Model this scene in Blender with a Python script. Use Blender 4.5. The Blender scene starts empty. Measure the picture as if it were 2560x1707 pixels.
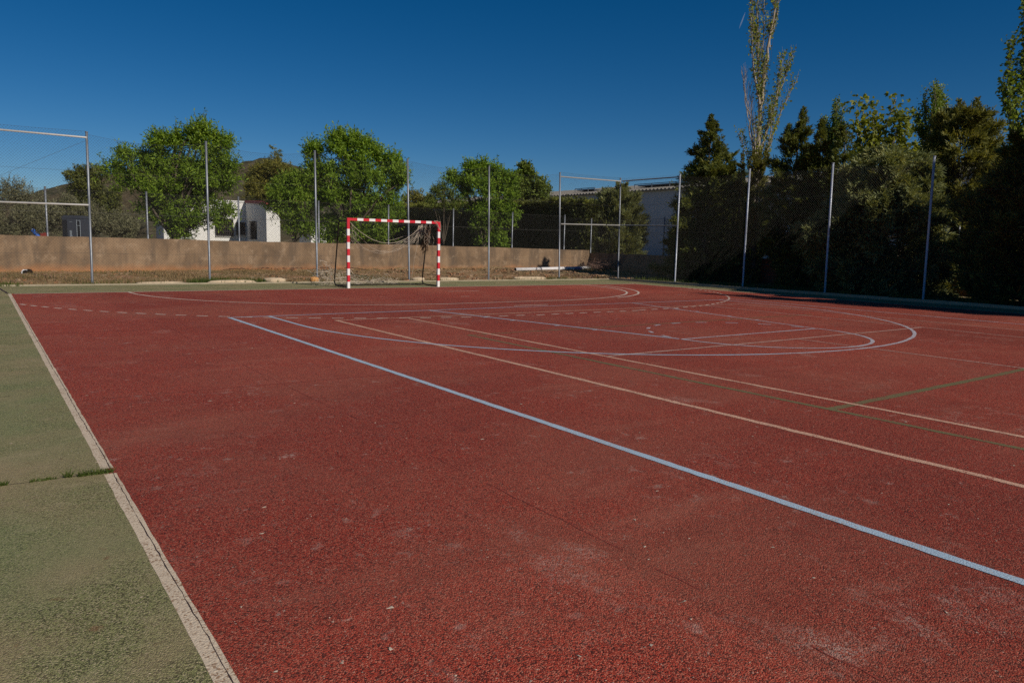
import bpy, math, random
import numpy as np
from mathutils import Vector, Matrix

SC = bpy.context.scene
COL = SC.collection
PI = math.pi
rng = np.random.default_rng(7)
random.seed(7)

# ------------------------------------------------------------------ helpers
def nrm(v):
    v = np.asarray(v, float)
    n = np.linalg.norm(v, axis=-1, keepdims=True)
    return v / np.maximum(n, 1e-9)

class MB:
    """collects polygons, then links them as ONE mesh object"""
    def __init__(s):
        s.v = []; s.nv = 0; s.f = []; s.m = []
    def add(s, verts, faces, mi=0):
        verts = np.asarray(verts, float).reshape(-1, 3)
        faces = np.asarray(faces, int)
        s.v.append(verts); s.f.append(faces + s.nv); s.m.append(np.full(len(faces), mi)); s.nv += len(verts)
        return s
    def box(s, c, size, rz=0., mi=0, top=1.):
        x, y, z = np.array(size) / 2.
        P = np.array([(-x,-y,-z),(x,-y,-z),(x,y,-z),(-x,y,-z),(-x*top,-y*top,z),(x*top,-y*top,z),(x*top,y*top,z),(-x*top,y*top,z)])
        if rz:
            cs, sn = math.cos(rz), math.sin(rz)
            P = np.column_stack([P[:,0]*cs-P[:,1]*sn, P[:,0]*sn+P[:,1]*cs, P[:,2]])
        return s.add(P + np.array(c), [(0,3,2,1),(4,5,6,7),(0,1,5,4),(1,2,6,5),(2,3,7,6),(3,0,4,7)], mi)
    def tube(s, pts, r, n=6, mi=0, caps=True):
        pts = np.asarray(pts, float); k = len(pts)
        r = np.full(k, r) if np.isscalar(r) else np.asarray(r, float)
        T = np.gradient(pts, axis=0); T = nrm(T)
        ref = np.array([0,0,1.]) if abs(T[0][2]) < .9 else np.array([1.,0,0])
        V = []
        a = np.arange(n) * 2*PI/n
        for i in range(k):
            u = nrm(np.cross(T[i], ref)); w = np.cross(u, T[i])
            V.append(pts[i] + r[i]*(np.cos(a)[:,None]*u + np.sin(a)[:,None]*w))
        V = np.concatenate(V)
        F = []
        for i in range(k-1):
            for j in range(n):
                b = (j+1) % n
                F.append((i*n+j, i*n+b, (i+1)*n+b, (i+1)*n+j))
        s.add(V, F, mi)
        if caps and n == 4 or caps and n > 4:
            for base in (0, (k-1)*n):
                q = list(range(base, base+n))
                if n == 4: s.f.append(np.array([q]) + s.nv - len(V)); s.m.append(np.array([mi]))
                else:
                    s.v.append(V[q].mean(0)[None]); ci = s.nv; s.nv += 1
                    off = ci - len(V)
                    # quads degenerate-free: use triangles as a separate face block
                    s.f.append(np.array([(off+q[j], off+q[(j+1) % n], ci) for j in range(n)])); s.m.append(np.full(n, mi))
        return s
    def build(s, name, mats, parent=None, smooth=False, loc=None):
        me = bpy.data.meshes.new(name)
        V = np.concatenate(s.v) if s.v else np.zeros((0,3))
        if loc is not None: V = V - np.array(loc)
        cnt = np.concatenate([np.full(len(f), f.shape[1]) for f in s.f])
        idx = np.concatenate([f.ravel() for f in s.f])
        me.vertices.add(len(V)); me.vertices.foreach_set('co', V.ravel().astype(np.float32))
        me.loops.add(len(idx)); me.loops.foreach_set('vertex_index', idx.astype(np.int32))
        me.polygons.add(len(cnt))
        me.polygons.foreach_set('loop_start', np.concatenate([[0], np.cumsum(cnt)[:-1]]).astype(np.int32))
        me.polygons.foreach_set('material_index', np.concatenate(s.m).astype(np.int32))
        me.polygons.foreach_set('use_smooth', np.full(len(cnt), bool(smooth)))
        me.update(calc_edges=True); me.validate()
        for m in (mats if isinstance(mats, (list, tuple)) else [mats]): me.materials.append(m)
        o = bpy.data.objects.new(name, me); COL.objects.link(o)
        if loc is not None: o.location = loc
        if parent is not None: o.parent = parent
        return o

def tag(o, label=None, cat=None, group=None, kind=None):
    if label: o['label'] = label
    if cat: o['category'] = cat
    if group: o['group'] = group
    if kind: o['kind'] = kind
    return o

def thing(name, label, cat, loc=(0,0,0), group=None, rz=0.):
    o = bpy.data.objects.new(name, None); COL.objects.link(o)
    o.location = loc; o.rotation_euler = (0,0,rz); o.empty_display_size = .3
    return tag(o, label, cat, group)

# ------------------------------------------------------------------ materials
class NT:
    def __init__(s, name):
        s.mat = bpy.data.materials.new(name); s.mat.use_nodes = True
        s.t = s.mat.node_tree; s.t.nodes.clear()
        s.out = s.t.nodes.new('ShaderNodeOutputMaterial')
    def n(s, typ, **kw):
        nd = s.t.nodes.new(typ)
        for k, v in kw.items():
            if k == 'i':
                for a, b in v.items():
                    if hasattr(b, 'is_linked') or isinstance(b, bpy.types.NodeSocket): s.t.links.new(b, nd.inputs[a])
                    else: nd.inputs[a].default_value = b
            else: setattr(nd, k, v)
        return nd
    def pos(s, scale=(1,1,1)):
        g = s.n('ShaderNodeNewGeometry').outputs['Position']
        if scale == (1,1,1): return g
        return s.n('ShaderNodeVectorMath', operation='MULTIPLY', i={0: g, 1: scale}).outputs[0]
    def noise(s, vec, scale, detail=3., rough=.55, dist=0.):
        return s.n('ShaderNodeTexNoise', i={'Vector': vec, 'Scale': scale, 'Detail': detail, 'Roughness': rough, 'Distortion': dist}).outputs['Fac']
    def vor(s, vec, scale, feature='F1'):
        return s.n('ShaderNodeTexVoronoi', feature=feature, i={'Vector': vec, 'Scale': scale})
    def ramp(s, fac, stops):
        r = s.n('ShaderNodeValToRGB'); e = r.color_ramp.elements
        while len(e) < len(stops): e.new(.5)
        for el, (p, c) in zip(e, stops):
            el.position = p; el.color = (*c, 1) if hasattr(c, '__len__') else (c, c, c, 1)
        s.t.links.new(fac, r.inputs[0]); return r.outputs[0]
    def mix(s, fac, a, b, mode='MIX'):
        m = s.n('ShaderNodeMix', data_type='RGBA', blend_type=mode)
        for k, v in ((0, fac), (6, a), (7, b)):
            if isinstance(v, bpy.types.NodeSocket): s.t.links.new(v, m.inputs[k])
            elif k == 0: m.inputs[0].default_value = v
            else: m.inputs[k].default_value = (*v, 1)
        return m.outputs[2]
    def math(s, op, a, b=0., c=0.):
        return s.n('ShaderNodeMath', operation=op, i={0: a, 1: b, 2: c}).outputs[0]
    def bump(s, h, strength, dist):
        return s.n('ShaderNodeBump', i={'Height': h, 'Strength': strength, 'Distance': dist}).outputs[0]
    def done(s, color, rough=.8, normal=None, spec=.3, metal=0.):
        b = s.n('ShaderNodeBsdfPrincipled')
        for k, v in (('Base Color', color), ('Roughness', rough), ('Specular IOR Level', spec), ('Metallic', metal), ('Normal', normal)):
            if v is None: continue
            if isinstance(v, bpy.types.NodeSocket): s.t.links.new(v, b.inputs[k])
            else: b.inputs[k].default_value = (*v, 1) if k == 'Base Color' else v
        s.t.links.new(b.outputs[0], s.out.inputs[0]); return s.mat

def plain(name, col, rough=.6, var=.15, scale=8., bump=0., metal=0., spec=.3):
    n = NT(name); P = n.n('ShaderNodeTexCoord').outputs['Object']
    f = n.noise(P, scale, 4.)
    c = n.mix(f, tuple(x*(1-var) for x in col), tuple(min(1, x*(1+var)) for x in col))
    return n.done(c, rough, n.bump(n.noise(P, scale*6), bump, .01) if bump else None, spec, metal)

def leaf_mat(name, c1, c2, c3=None, trans=.3, rough=.55, patch=.35):
    """leaf colour differs leaf by leaf and a little from bough to bough"""
    n = NT(name); g = n.n('ShaderNodeNewGeometry')
    r = g.outputs['Random Per Island']
    nz = n.noise(n.pos(), 1.1, 2.)
    fac = n.math('ADD', n.math('MULTIPLY', r, 1-patch), n.math('MULTIPLY', nz, patch))
    stops = [(.15, c1), (.75, c2)] + ([(.97, c3)] if c3 else [])
    col = n.ramp(fac, stops)
    b = n.n('ShaderNodeBsdfPrincipled', i={'Base Color': col, 'Roughness': rough, 'Specular IOR Level': .25})
    tr = n.n('ShaderNodeBsdfTranslucent', i={'Color': n.mix(1., col, (1.25, 1.15, .55), 'MULTIPLY')})
    mx = n.n('ShaderNodeMixShader', i={0: trans, 1: b.outputs[0], 2: tr.outputs[0]})
    n.t.links.new(mx.outputs[0], n.out.inputs[0]); return n.mat

def grain(n, base, dark, light, chip, sc=180.):
    """rolled rubber-and-grit surface seen close: every grain its own tone"""
    P = n.pos()
    v = n.vor(P, sc)
    g = n.n('ShaderNodeSeparateColor', i={0: v.outputs['Color']})
    c = n.mix(n.ramp(g.outputs[0], [(.0, 0.), (.30, 0.), (.46, 1.), (1., 1.)]), dark, base)
    c = n.mix(n.ramp(g.outputs[1], [(.0, 0.), (.70, 0.), (.92, .9)]), c, light)
    c = n.mix(n.ramp(g.outputs[2], [(.994, 0.), (.997, .75)]), c, chip)
    big = n.vor(P, 26.)
    gb = n.n('ShaderNodeSeparateColor', i={0: big.outputs['Color']})
    chipm = n.math('MULTIPLY', n.ramp(gb.outputs[2], [(.986, 0.), (.988, 1.)]), n.ramp(big.outputs['Distance'], [(.10, 1.), (.17, 0.)]))
    c = n.mix(n.math('MULTIPLY', chipm, .75), c, chip)
    v2 = n.vor(P, 5.5); g2 = n.n('ShaderNodeSeparateColor', i={0: v2.outputs['Color']})
    wob = n.noise(P, 40., 2.)
    ch2 = n.math('MULTIPLY', n.ramp(g2.outputs[1], [(.965, 0.), (.97, 1.)]), n.ramp(n.math('ADD', v2.outputs['Distance'], n.math('MULTIPLY', wob, .12)), [(.10, 1.), (.125, 0.)]))
    c = n.mix(n.math('MULTIPLY', ch2, .7), c, chip)
    h = n.math('SUBTRACT', n.math('MULTIPLY', g.outputs[0], .6), v.outputs['Distance'])
    return c, n.bump(h, .75, .006)

def court_mat():
    n = NT('red court coating'); P = n.pos()
    c, bmp = grain(n, (.365,.050,.028), (.078,.017,.012), (.455,.148,.095), (.52,.40,.31))
    # slabs laid in lanes, each a slightly different tone
    sx = n.n('ShaderNodeSeparateXYZ', i={0: P})
    lane = n.math('FLOOR', n.math('DIVIDE', n.math('ADD', sx.outputs[0], n.math('MULTIPLY', n.noise(P, .5, 1.), .3)), 2.73))
    row = n.math('FLOOR', n.math('DIVIDE', n.math('ADD', sx.outputs[1], n.math('MULTIPLY', n.noise(P, .6, 1.), .4)), 4.6))
    w = n.n('ShaderNodeTexWhiteNoise', noise_dimensions='2D', i={'Vector': n.n('ShaderNodeCombineXYZ', i={0: lane, 1: row}).outputs[0]}).outputs[0]
    slab = n.ramp(w, [(0., .86), (1., 1.1)])
    c = n.mix(1., c, slab, 'MULTIPLY')
    # chalky worn patches, stretched blotches and dark scuffs
    f = n.noise(P, .42, 6., .62, .4)
    c = n.mix(n.ramp(f, [(.45, 0.), (.70, .42)]), c, (.345,.125,.078))
    f2 = n.noise(n.pos((.35, 1.3, 1.)), 1.6, 6., .65)
    c = n.mix(n.ramp(f2, [(.55, 0.), (.76, .32)]), c, (.40,.17,.115))
    f3 = n.noise(P, 2.6, 5., .6)
    c = n.mix(n.ramp(f3, [(.30, .25), (.48, 0.)]), c, (.150,.030,.021))
    f4 = n.noise(P, 7., 5., .7)
    c = n.mix(n.math('MULTIPLY', n.ramp(f4, [(.58, 0.), (.74, .85)]), n.ramp(n.noise(P, .8, 3.), [(.47, 0.), (.6, 1.)])), c, (.42,.27,.22))
    gz = n.n('ShaderNodeSeparateColor', i={0: n.vor(P, 95.).outputs['Color']}).outputs[0]
    sc_ = n.math('MULTIPLY', n.ramp(n.noise(n.pos((1., .55, 1.)), 1.25, 9., .72), [(.585, 0.), (.69, 1.)]), n.ramp(gz, [(.35, 0.), (.75, .55)]))
    c = n.mix(sc_, c, (.50,.34,.28))
    sc2 = n.math('MULTIPLY', n.ramp(n.noise(P, 4.5, 8., .7), [(.63, 0.), (.72, 1.)]), n.ramp(gz, [(.3, 0.), (.7, .85)]))
    c = n.mix(sc2, c, (.56,.42,.35))
    f5 = n.noise(P, .22, 3., .5, .2)
    c = n.mix(1., c, n.ramp(f5, [(.35, (.90,.90,.92)), (.65, (1.06,1.04,1.02))]), 'MULTIPLY')
    return n.done(c, .82, bmp, .22)

def green_mat():
    n = NT('green court surround'); P = n.pos()
    c, bmp = grain(n, (.242,.235,.098), (.080,.070,.032), (.390,.325,.19), (.52,.40,.26))
    f = n.noise(P, 1.1, 6., .62, .3)
    c = n.mix(n.ramp(f, [(.42, 0.), (.62, .7)]), c, (.330,.250,.140))
    f2 = n.noise(P, 3.2, 6., .68)
    c = n.mix(n.ramp(f2, [(.55, 0.), (.76, .55)]), c, (.44,.34,.21))
    c = n.mix(n.ramp(n.noise(P, .7, 3.), [(.35, .35), (.55, 0.)]), c, (.172,.226,.096))
    c = n.mix(n.ramp(n.noise(P, 9., 3.), [(.66, 0.), (.76, .6)]), c, (.18,.085,.04))
    return n.done(c, .85, bmp, .2)

def paint_mat(name, col, under, wear=.45, sc=115.):
    n = NT(name); P = n.pos()
    v = n.vor(P, sc); g = n.n('ShaderNodeSeparateColor', i={0: v.outputs['Color']})
    w = n.math('ADD', n.math('MULTIPLY', g.outputs[0], .6), n.math('MULTIPLY', n.noise(P, 3.5, 6., .7), .8))
    m = n.ramp(w, [(wear, .0), (wear + .16, 1.)])
    tone = n.mix(n.noise(P, 1.3, 4.), tuple(x*.82 for x in col), tuple(min(1., x*1.1) for x in col))
    c = n.mix(m, under, tone)
    return n.done(c, .7, n.bump(n.math('SUBTRACT', g.outputs[0], v.outputs['Distance']), .5, .005), .3)

def wall_mat():
    n = NT('old cement render'); P = n.pos()
    f = n.noise(P, .9, 7., .6, .6)
    c = n.ramp(f, [(.28, (.115,.078,.050)), (.45, (.215,.142,.086)), (.62, (.300,.200,.122)), (.8, (.180,.130,.088))])
    st = n.noise(n.pos((2.2, 2.2, .35)), 1.1, 6., .65)
    c = n.mix(n.ramp(st, [(.47, 0.), (.66, .75)]), c, (.115,.085,.062))
    c = n.mix(n.ramp(n.noise(P, 2.4, 6., .65), [(.54, 0.), (.70, .55)]), c, (.44,.32,.215))
    # red earth splashed along the foot
    z = n.n('ShaderNodeSeparateXYZ', i={0: P}).outputs[2]
    zz = n.math('ADD', z, n.math('MULTIPLY', n.noise(P, 1.7, 5.), .45))
    c = n.mix(n.ramp(zz, [(.30, .85), (.62, 0.)]), c, (.42,.185,.075))
    c = n.mix(n.ramp(n.noise(P, 30., 3.), [(.35, .3), (.5, 0.)]), c, (.17,.12,.08))
    return n.done(c, .9, n.bump(n.noise(P, 14., 6., .7), .5, .02), .15)

def dirt_mat(name='red stony earth', base=((.20,.11,.06), (.40,.21,.11), (.52,.33,.20)), grass=(.20,.155,.07)):
    n = NT(name); P = n.pos()
    f = n.noise(P, 2.2, 8., .7)
    c = n.ramp(f, [(.3, base[0]), (.5, base[1]), (.7, base[2])])
    c = n.mix(n.ramp(n.noise(n.pos((.6, 1.6, 1)), .9, 5., .6), [(.40, 0.), (.58, .8)]), c, grass)
    v = n.vor(P, 17.); g = n.n('ShaderNodeSeparateColor', i={0: v.outputs['Color']})
    c = n.mix(n.ramp(g.outputs[0], [(.78, 0.), (.84, .8)]), c, (.52,.37,.24))
    return n.done(c, .95, n.bump(n.noise(P, 18., 6., .75), .9, .04), .1)

M = {}
M['court'] = court_mat(); M['green'] = green_mat(); M['wall'] = wall_mat(); M['dirt'] = dirt_mat()
M['field'] = dirt_mat('dry grassy field', ((.09,.065,.03), (.16,.115,.05), (.25,.17,.09)), (.085,.10,.03))
M['white_line'] = paint_mat('worn cream line paint', (.62,.50,.37), (.28,.17,.10), .40)
M['white_thin'] = paint_mat('thin cream line paint', (.66,.54,.45), (.30,.11,.085), .36)
M['blue_line'] = paint_mat('pale blue line paint', (.38,.49,.60), (.40,.36,.35), .43)
M['blue_faded'] = paint_mat('faded grey blue line paint', (.47,.45,.49), (.27,.10,.085), .46)
M['orange_line'] = paint_mat('faded peach line paint', (.60,.36,.25), (.25,.06,.04), .42)
M['pink_line'] = paint_mat('faded pink line paint', (.50,.33,.27), (.25,.07,.05), .48)
M['green_line'] = paint_mat('dark green line paint', (.150,.140,.062), (.21,.060,.038), .44)
M['crack'] = plain('dark crack', (.035,.02,.022), .95)
M['crack_soft'] = paint_mat('half filled joint', (.075,.024,.02), (.29,.055,.038), .80)
M['galv'] = plain('galvanised tube', (.215,.225,.245), .5, .4, 14., 0., .6, .4)
M['galv_shade_lift'] = plain('galvanised tube lightened against shade', (.38,.40,.45), .45, .35, 14., 0., .35, .4)  # same tube, colour lightened to offset tree shade on the side posts
M['galv_bright'] = plain('galvanised rail', (.60,.57,.53), .42, .2, 14., 0., .5, .5)
M['wire'] = plain('galvanised wire', (.085,.08,.075), .8, .1, 5., 0., 0., .1)
M['red_paint'] = plain('red goal paint', (.56,.020,.035), .45, .14, 5.)
M['white_paint'] = plain('white goal paint', (.78,.75,.72), .45, .1, 5.)
M['black_bar'] = plain('black painted bar', (.020,.016,.014), .5, .3, 9.)
M['net'] = plain('weathered net cord', (.50,.42,.33), .85, .25, 4.)
M['net_dark'] = plain('dirty net cord', (.10,.06,.035), .9, .3, 4.)
M['white_house'] = plain('whitewashed wall', (.78,.76,.72), .85, .05, 1.5)
M['roof_red'] = plain('red roof edge', (.30,.045,.045), .7, .2, 4.)
M['iron'] = plain('dark iron grille', (.035,.025,.02), .6)
M['shutter'] = plain('brown shutter', (.20,.115,.065), .7, .2, 5.)
M['glass'] = plain('dark window glass', (.02,.02,.022), .15, .1, 3., 0., 0., .6)
M['cabin'] = plain('dark grey plastic', (.052,.058,.075), .5, .15, 3.)
M['cabin_dark'] = plain('darker grey plastic', (.02,.021,.026), .5, .15, 3.)
M['cabin_trim'] = plain('pale plastic trim', (.34,.38,.42), .5)
M['slide_blue'] = plain('blue slide plastic', (.015,.105,.46), .4)
M['slide_red'] = plain('dark red plastic', (.28,.05,.04), .5)
M['pipe'] = plain('white plastic pipe', (.74,.72,.72), .45, .08, 3.)
M['ware'] = plain('grey warehouse cladding', (.52,.52,.54), .8, .08, .6)
M['ware_roof'] = plain('fibre cement roof', (.19,.172,.15), .85, .2, 1.5, .2)
M['stone'] = plain('pale concrete lump', (.50,.385,.26), .95, .35, 5., .8)
M['stone_orange'] = plain('orange stone', (.50,.245,.085), .95, .35, 6., .8)
M['kerb'] = plain('weathered kerb concrete', (.36,.30,.21), .95, .35, 3., .5)
M['bark'] = plain('grey brown bark', (.11,.085,.062), .9, .35, 12., .6)
M['bark_pale'] = plain('pale poplar bark', (.36,.295,.235), .85, .3, 6., .4)
M['twig'] = plain('dry reddish twig', (.22,.135,.10), .9, .3, 6.)
M['bottle'] = plain('blue plastic bottle', (.03,.08,.30), .4)

def brick_mat():
    n = NT('orange brick'); P = n.pos()
    b = n.n('ShaderNodeTexBrick', i={'Vector': n.n('ShaderNodeVectorRotate', rotation_type='EULER_XYZ', i={'Vector': P, 'Rotation': (PI/2, 0, 0)}).outputs[0],
        'Color1': (.42,.135,.045,1), 'Color2': (.33,.10,.04,1), 'Mortar': (.17,.10,.06,1), 'Scale': 1., 'Mortar Size': .012, 'Brick Width': .12, 'Row Height': .09})
    c = n.mix(n.ramp(n.noise(P, 5., 4.), [(.4, 0.), (.7, .6)]), b.outputs['Color'], (.5,.22,.09))
    return n.done(c, .9, n.bump(b.outputs['Fac'], -.6, .02), .15)
M['brick'] = brick_mat()
def hut_brick():
    n = NT('dull red brick'); P = n.pos()
    v = n.n('ShaderNodeSeparateXYZ', i={0: P})
    q = n.n('ShaderNodeCombineXYZ', i={0: n.math('ADD', v.outputs[0], v.outputs[1]), 1: v.outputs[2], 2: 0.}).outputs[0]
    b = n.n('ShaderNodeTexBrick', i={'Vector': q, 'Color1': (.30,.085,.045,1), 'Color2': (.22,.06,.035,1), 'Mortar': (.15,.10,.075,1),
        'Scale': 1., 'Mortar Size': .008, 'Brick Width': .24, 'Row Height': .07})
    return n.done(b.outputs['Color'], .9, n.bump(b.outputs['Fac'], -.5, .01), .15)
M['hut_brick'] = hut_brick()

M['almond'] = leaf_mat('almond leaves', (.088,.160,.014), (.26,.375,.034), (.42,.45,.08), .42)
M['almond2'] = leaf_mat('fresh green leaves', (.090,.168,.015), (.265,.39,.036), (.42,.46,.08), .42)
M['broad'] = leaf_mat('dusty green leaves', (.080,.120,.020), (.20,.25,.040), (.32,.31,.08), .4)
M['olive'] = leaf_mat('olive leaves', (.105,.110,.055), (.23,.215,.115), (.38,.35,.22), .15)
M['pine'] = leaf_mat('pine needles', (.095,.105,.018), (.26,.23,.040), (.40,.28,.07), .25)
M['pine_dark'] = leaf_mat('dark pine needles', (.070,.090,.018), (.16,.165,.034), (.25,.21,.045), .2)
M['cypress'] = leaf_mat('dark cypress sprays', (.060,.085,.022), (.20,.215,.045), (.37,.30,.08), .3)
M['cypress_blue'] = leaf_mat('blue green cypress sprays', (.11,.14,.060), (.30,.31,.115), (.52,.43,.18), .3)
M['cypress_gold'] = leaf_mat('olive cypress sprays', (.090,.100,.026), (.255,.245,.060), (.45,.34,.12), .3)
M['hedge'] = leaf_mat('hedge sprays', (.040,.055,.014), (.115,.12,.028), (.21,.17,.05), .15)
M['hedge_lit_top'] = leaf_mat('sunlit hedge tips', (.15,.18,.034), (.32,.33,.065), (.46,.40,.10), .32)  # sunlight on the hedge top is put into this lighter leaf colour
M['poplar'] = leaf_mat('young poplar leaves', (.14,.175,.030), (.30,.335,.060), (.44,.40,.09), .45)
M['poplar_green'] = leaf_mat('green poplar leaves', (.11,.17,.026), (.25,.31,.055), (.38,.38,.09), .42)
M['plane'] = leaf_mat('plane leaves', (.11,.145,.018), (.27,.29,.042), (.44,.37,.07), .45)
M['grass'] = leaf_mat('green weeds', (.045,.075,.012), (.10,.135,.025), (.2,.18,.05), .3)
M['dry_grass'] = leaf_mat('dry weeds', (.19,.135,.06), (.36,.25,.125), (.5,.38,.21), .25)

# ------------------------------------------------------------------ camera axes, sun, sky
CAM = np.array([-10.5665, -21.0892, 1.3928])
R_, U_, F_ = np.array([[0.81604, -0.57758, 0.02208], [0.05579, 0.11674, 0.99159], [0.57530, 0.80795, -0.12749]])
cam = bpy.data.cameras.new('camera'); co = bpy.data.objects.new('camera', cam); COL.objects.link(co)
cam.sensor_width = 36.; cam.lens = 1876.52 * 36 / 2560; cam.clip_end = 20000.; cam.clip_start = .05
co.matrix_world = Matrix(((R_[0], U_[0], -F_[0], CAM[0]), (R_[1], U_[1], -F_[1], CAM[1]), (R_[2], U_[2], -F_[2], CAM[2]), (0, 0, 0, 1)))
SC.camera = co
SUN_EL, SUN_AZ = math.radians(35.5), math.radians(166)      # azimuth clockwise from +Y
sl = bpy.data.lights.new('sun', 'SUN'); so = bpy.data.objects.new('sun', sl); COL.objects.link(so)
sl.energy = 3.9; sl.angle = math.radians(.53); sl.color = (1., .93, .82)
sd = Vector((math.sin(SUN_AZ)*math.cos(SUN_EL), math.cos(SUN_AZ)*math.cos(SUN_EL), math.sin(SUN_EL)))
so.rotation_euler = sd.to_track_quat('Z', 'Y').to_euler()
wd = bpy.data.worlds.new('World'); SC.world = wd; wd.use_nodes = True
wt = wd.node_tree; bg = wt.nodes['Background']
sky = wt.nodes.new('ShaderNodeTexSky'); sky.sky_type = 'NISHITA'; sky.sun_disc = False
sky.sun_elevation = SUN_EL; sky.sun_rotation = SUN_AZ
sky.altitude = 1000.; sky.air_density = .8; sky.dust_density = .0; sky.ozone_density = 4.
hs = wt.nodes.new('ShaderNodeHueSaturation'); hs.inputs['Saturation'].default_value = 1.35; hs.inputs['Value'].default_value = 1.
wt.links.new(sky.outputs[0], hs.inputs['Color']); wt.links.new(hs.outputs[0], bg.inputs[0])
bg.inputs[1].default_value = .050
SC.view_settings.view_transform = 'Standard'; SC.view_settings.look = 'None'
SC.view_settings.exposure = 0.; SC.view_settings.gamma = 1.
SC.cycles.use_denoising = False; SC.cycles.max_bounces = 6; SC.cycles.transparent_max_bounces = 4

RT2 = nrm(np.array([.816, -.578])); FW2 = np.array([.578, .816])   # ground axes used to lay out crowns: across and away

# ------------------------------------------------------------------ ground, court, markings
def sheet(name, x0, x1, y0, y1, z, mat, nx=1, ny=1, zf=None):
    xs = np.linspace(x0, x1, nx+1); ys = np.linspace(y0, y1, ny+1)
    X, Y = np.meshgrid(xs, ys); Z = np.full_like(X, z) if zf is None else zf(X, Y)
    V = np.column_stack([X.ravel(), Y.ravel(), Z.ravel()])
    w = nx+1
    F = [(j*w+i, j*w+i+1, (j+1)*w+i+1, (j+1)*w+i) for j in range(ny) for i in range(nx)]
    return MB().add(V, F).build(name, mat, smooth=zf is not None)

def ground_z(X, Y):
    back = np.clip((Y-10.2)/1.5, 0, 1)*.5
    return -.06 + back
xs = np.concatenate([[-3000,-600,-120,-40], np.arange(-20, 30.1, 2.), [40,120,600,3000]])
ys = np.concatenate([[-3000,-400,-60,-30], np.arange(-24, 24.1, 1.), [40,80,200,600,3000]])
X, Y = np.meshgrid(xs, ys); V = np.column_stack([X.ravel(), Y.ravel(), ground_z(X, Y).ravel()]); w = len(xs)
tag(MB().add(V, [(j*w+i, j*w+i+1, (j+1)*w+i+1, (j+1)*w+i) for j in range(len(ys)-1) for i in range(w-1)]).build('ground', M['field'], smooth=True), kind='structure')

# green surround is one ring-shaped sheet, the red court lies in it
sur = MB()
for a, b, c_, d in ((-16, -10, -45, 3.02), (10.22, 11.72, -45, 3.02), (-10, 10.22, 0, 3.02)):
    sur.add([(a,c_,0),(b,c_,0),(b,d,0),(a,d,0)], [(0,1,2,3)])
tag(sur.build('court_surround', M['green']), kind='structure')
tag(sheet('court', -10, 10.22, -45, 0, 0, M['court']), kind='structure')

def strip(mb, pts, w, z, wob=.0):
    pts = np.asarray(pts, float); z = z*.36
    T = nrm(np.gradient(pts, axis=0)); N = np.column_stack([-T[:,1], T[:,0]])
    a = (rng.random(len(pts))-.5)*2*wob; b = (rng.random(len(pts))-.5)*2*wob
    L = pts + N*(w/2+a)[:,None]; Rr = pts - N*(w/2+b)[:,None]
    k = len(pts)
    V = np.column_stack([np.concatenate([L, Rr]), np.full(2*k, z)])
    mb.add(V, [(k+i, k+i+1, i+1, i) for i in range(k-1)])
def seg(x0, y0, x1, y1, step=.35):
    n = max(2, int(math.hypot(x1-x0, y1-y0)/step)+1)
    return np.column_stack([np.linspace(x0, x1, n), np.linspace(y0, y1, n)])
def arc(cx, cy, r, a0, a1, n=60):
    a = np.radians(np.linspace(a0, a1, n)); return np.column_stack([cx+r*np.cos(a), cy+r*np.sin(a)])

def marking(name, mat, build):
    mb = MB(); build(mb); return tag(mb.build(name, mat), kind='structure')

def _wide(mb):
    strip(mb, seg(-9.996, 0, -9.996, -16.10, .12), .066, .002, .003)
    strip(mb, seg(-9.996, -16.22, -9.996, -22.5, .09), .066, .002, .0025)
marking('side_line', M['white_line'], _wide)
def _white(mb):
    strip(mb, seg(-9.9, -.03, 10.2, -.03), .07, .004, .004)
    strip(mb, np.concatenate([arc(-1.5, 0, 6, 180, 270, 50), arc(1.5, 0, 6, 270, 360, 50)]), .06, .0045, .006)
    strip(mb, arc(1.9, -.02, 6.06, 290, 352, 40), .06, .005, .004)
    # broken nine metre line
    for cx, a0, a1 in ((-1.5, 180, 270), (1.5, 270, 360)):
        L = 9*PI/2; n = int(L/.40)
        for k in range(n):
            t0 = a0 + 90*(k+.1)/n; t1 = t0 + 90*.52/n
            m = cx + 9*math.cos(math.radians((t0+t1)/2))
            if abs(m) > 10: continue
            strip(mb, arc(cx, 0, 9, t0, t1, 3), .06, .0052)
    for k in range(8): strip(mb, seg(-1.4+k*.38, -9.06, -1.2+k*.38, -9.06), .06, .0052)
    strip(mb, seg(-.1, -4.0, .14, -4.05), .05, .004); strip(mb, seg(.6, -2.1, 1.7, -2.1), .05, .004)
    strip(mb, seg(-.5, -7.0, .5, -7.0), .06, .0052)
    strip(mb, seg(10.19, -.1, 10.19, -45, 1.), .05, .004)
marking('handball_line', M['white_thin'], _white)
def _blue(mb):
    strip(mb, seg(-6.965, -7.35, -6.965, -23, .07), .070, .008, .004)
    strip(mb, seg(-6.99, -7.35, -1.0, -7.35), .055, .008, .004)
    strip(mb, np.concatenate([seg(-6.266, -7.38, -6.266, -8.92), arc(-.016, -8.924, 6.25, 180, 255, 50)]), .058, .0075, .004)
    strip(mb, seg(-2.95, -7.35, -1.72, -13.15), .055, .0078, .004)
marking('basketball_line', M['blue_line'], _blue)
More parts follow.
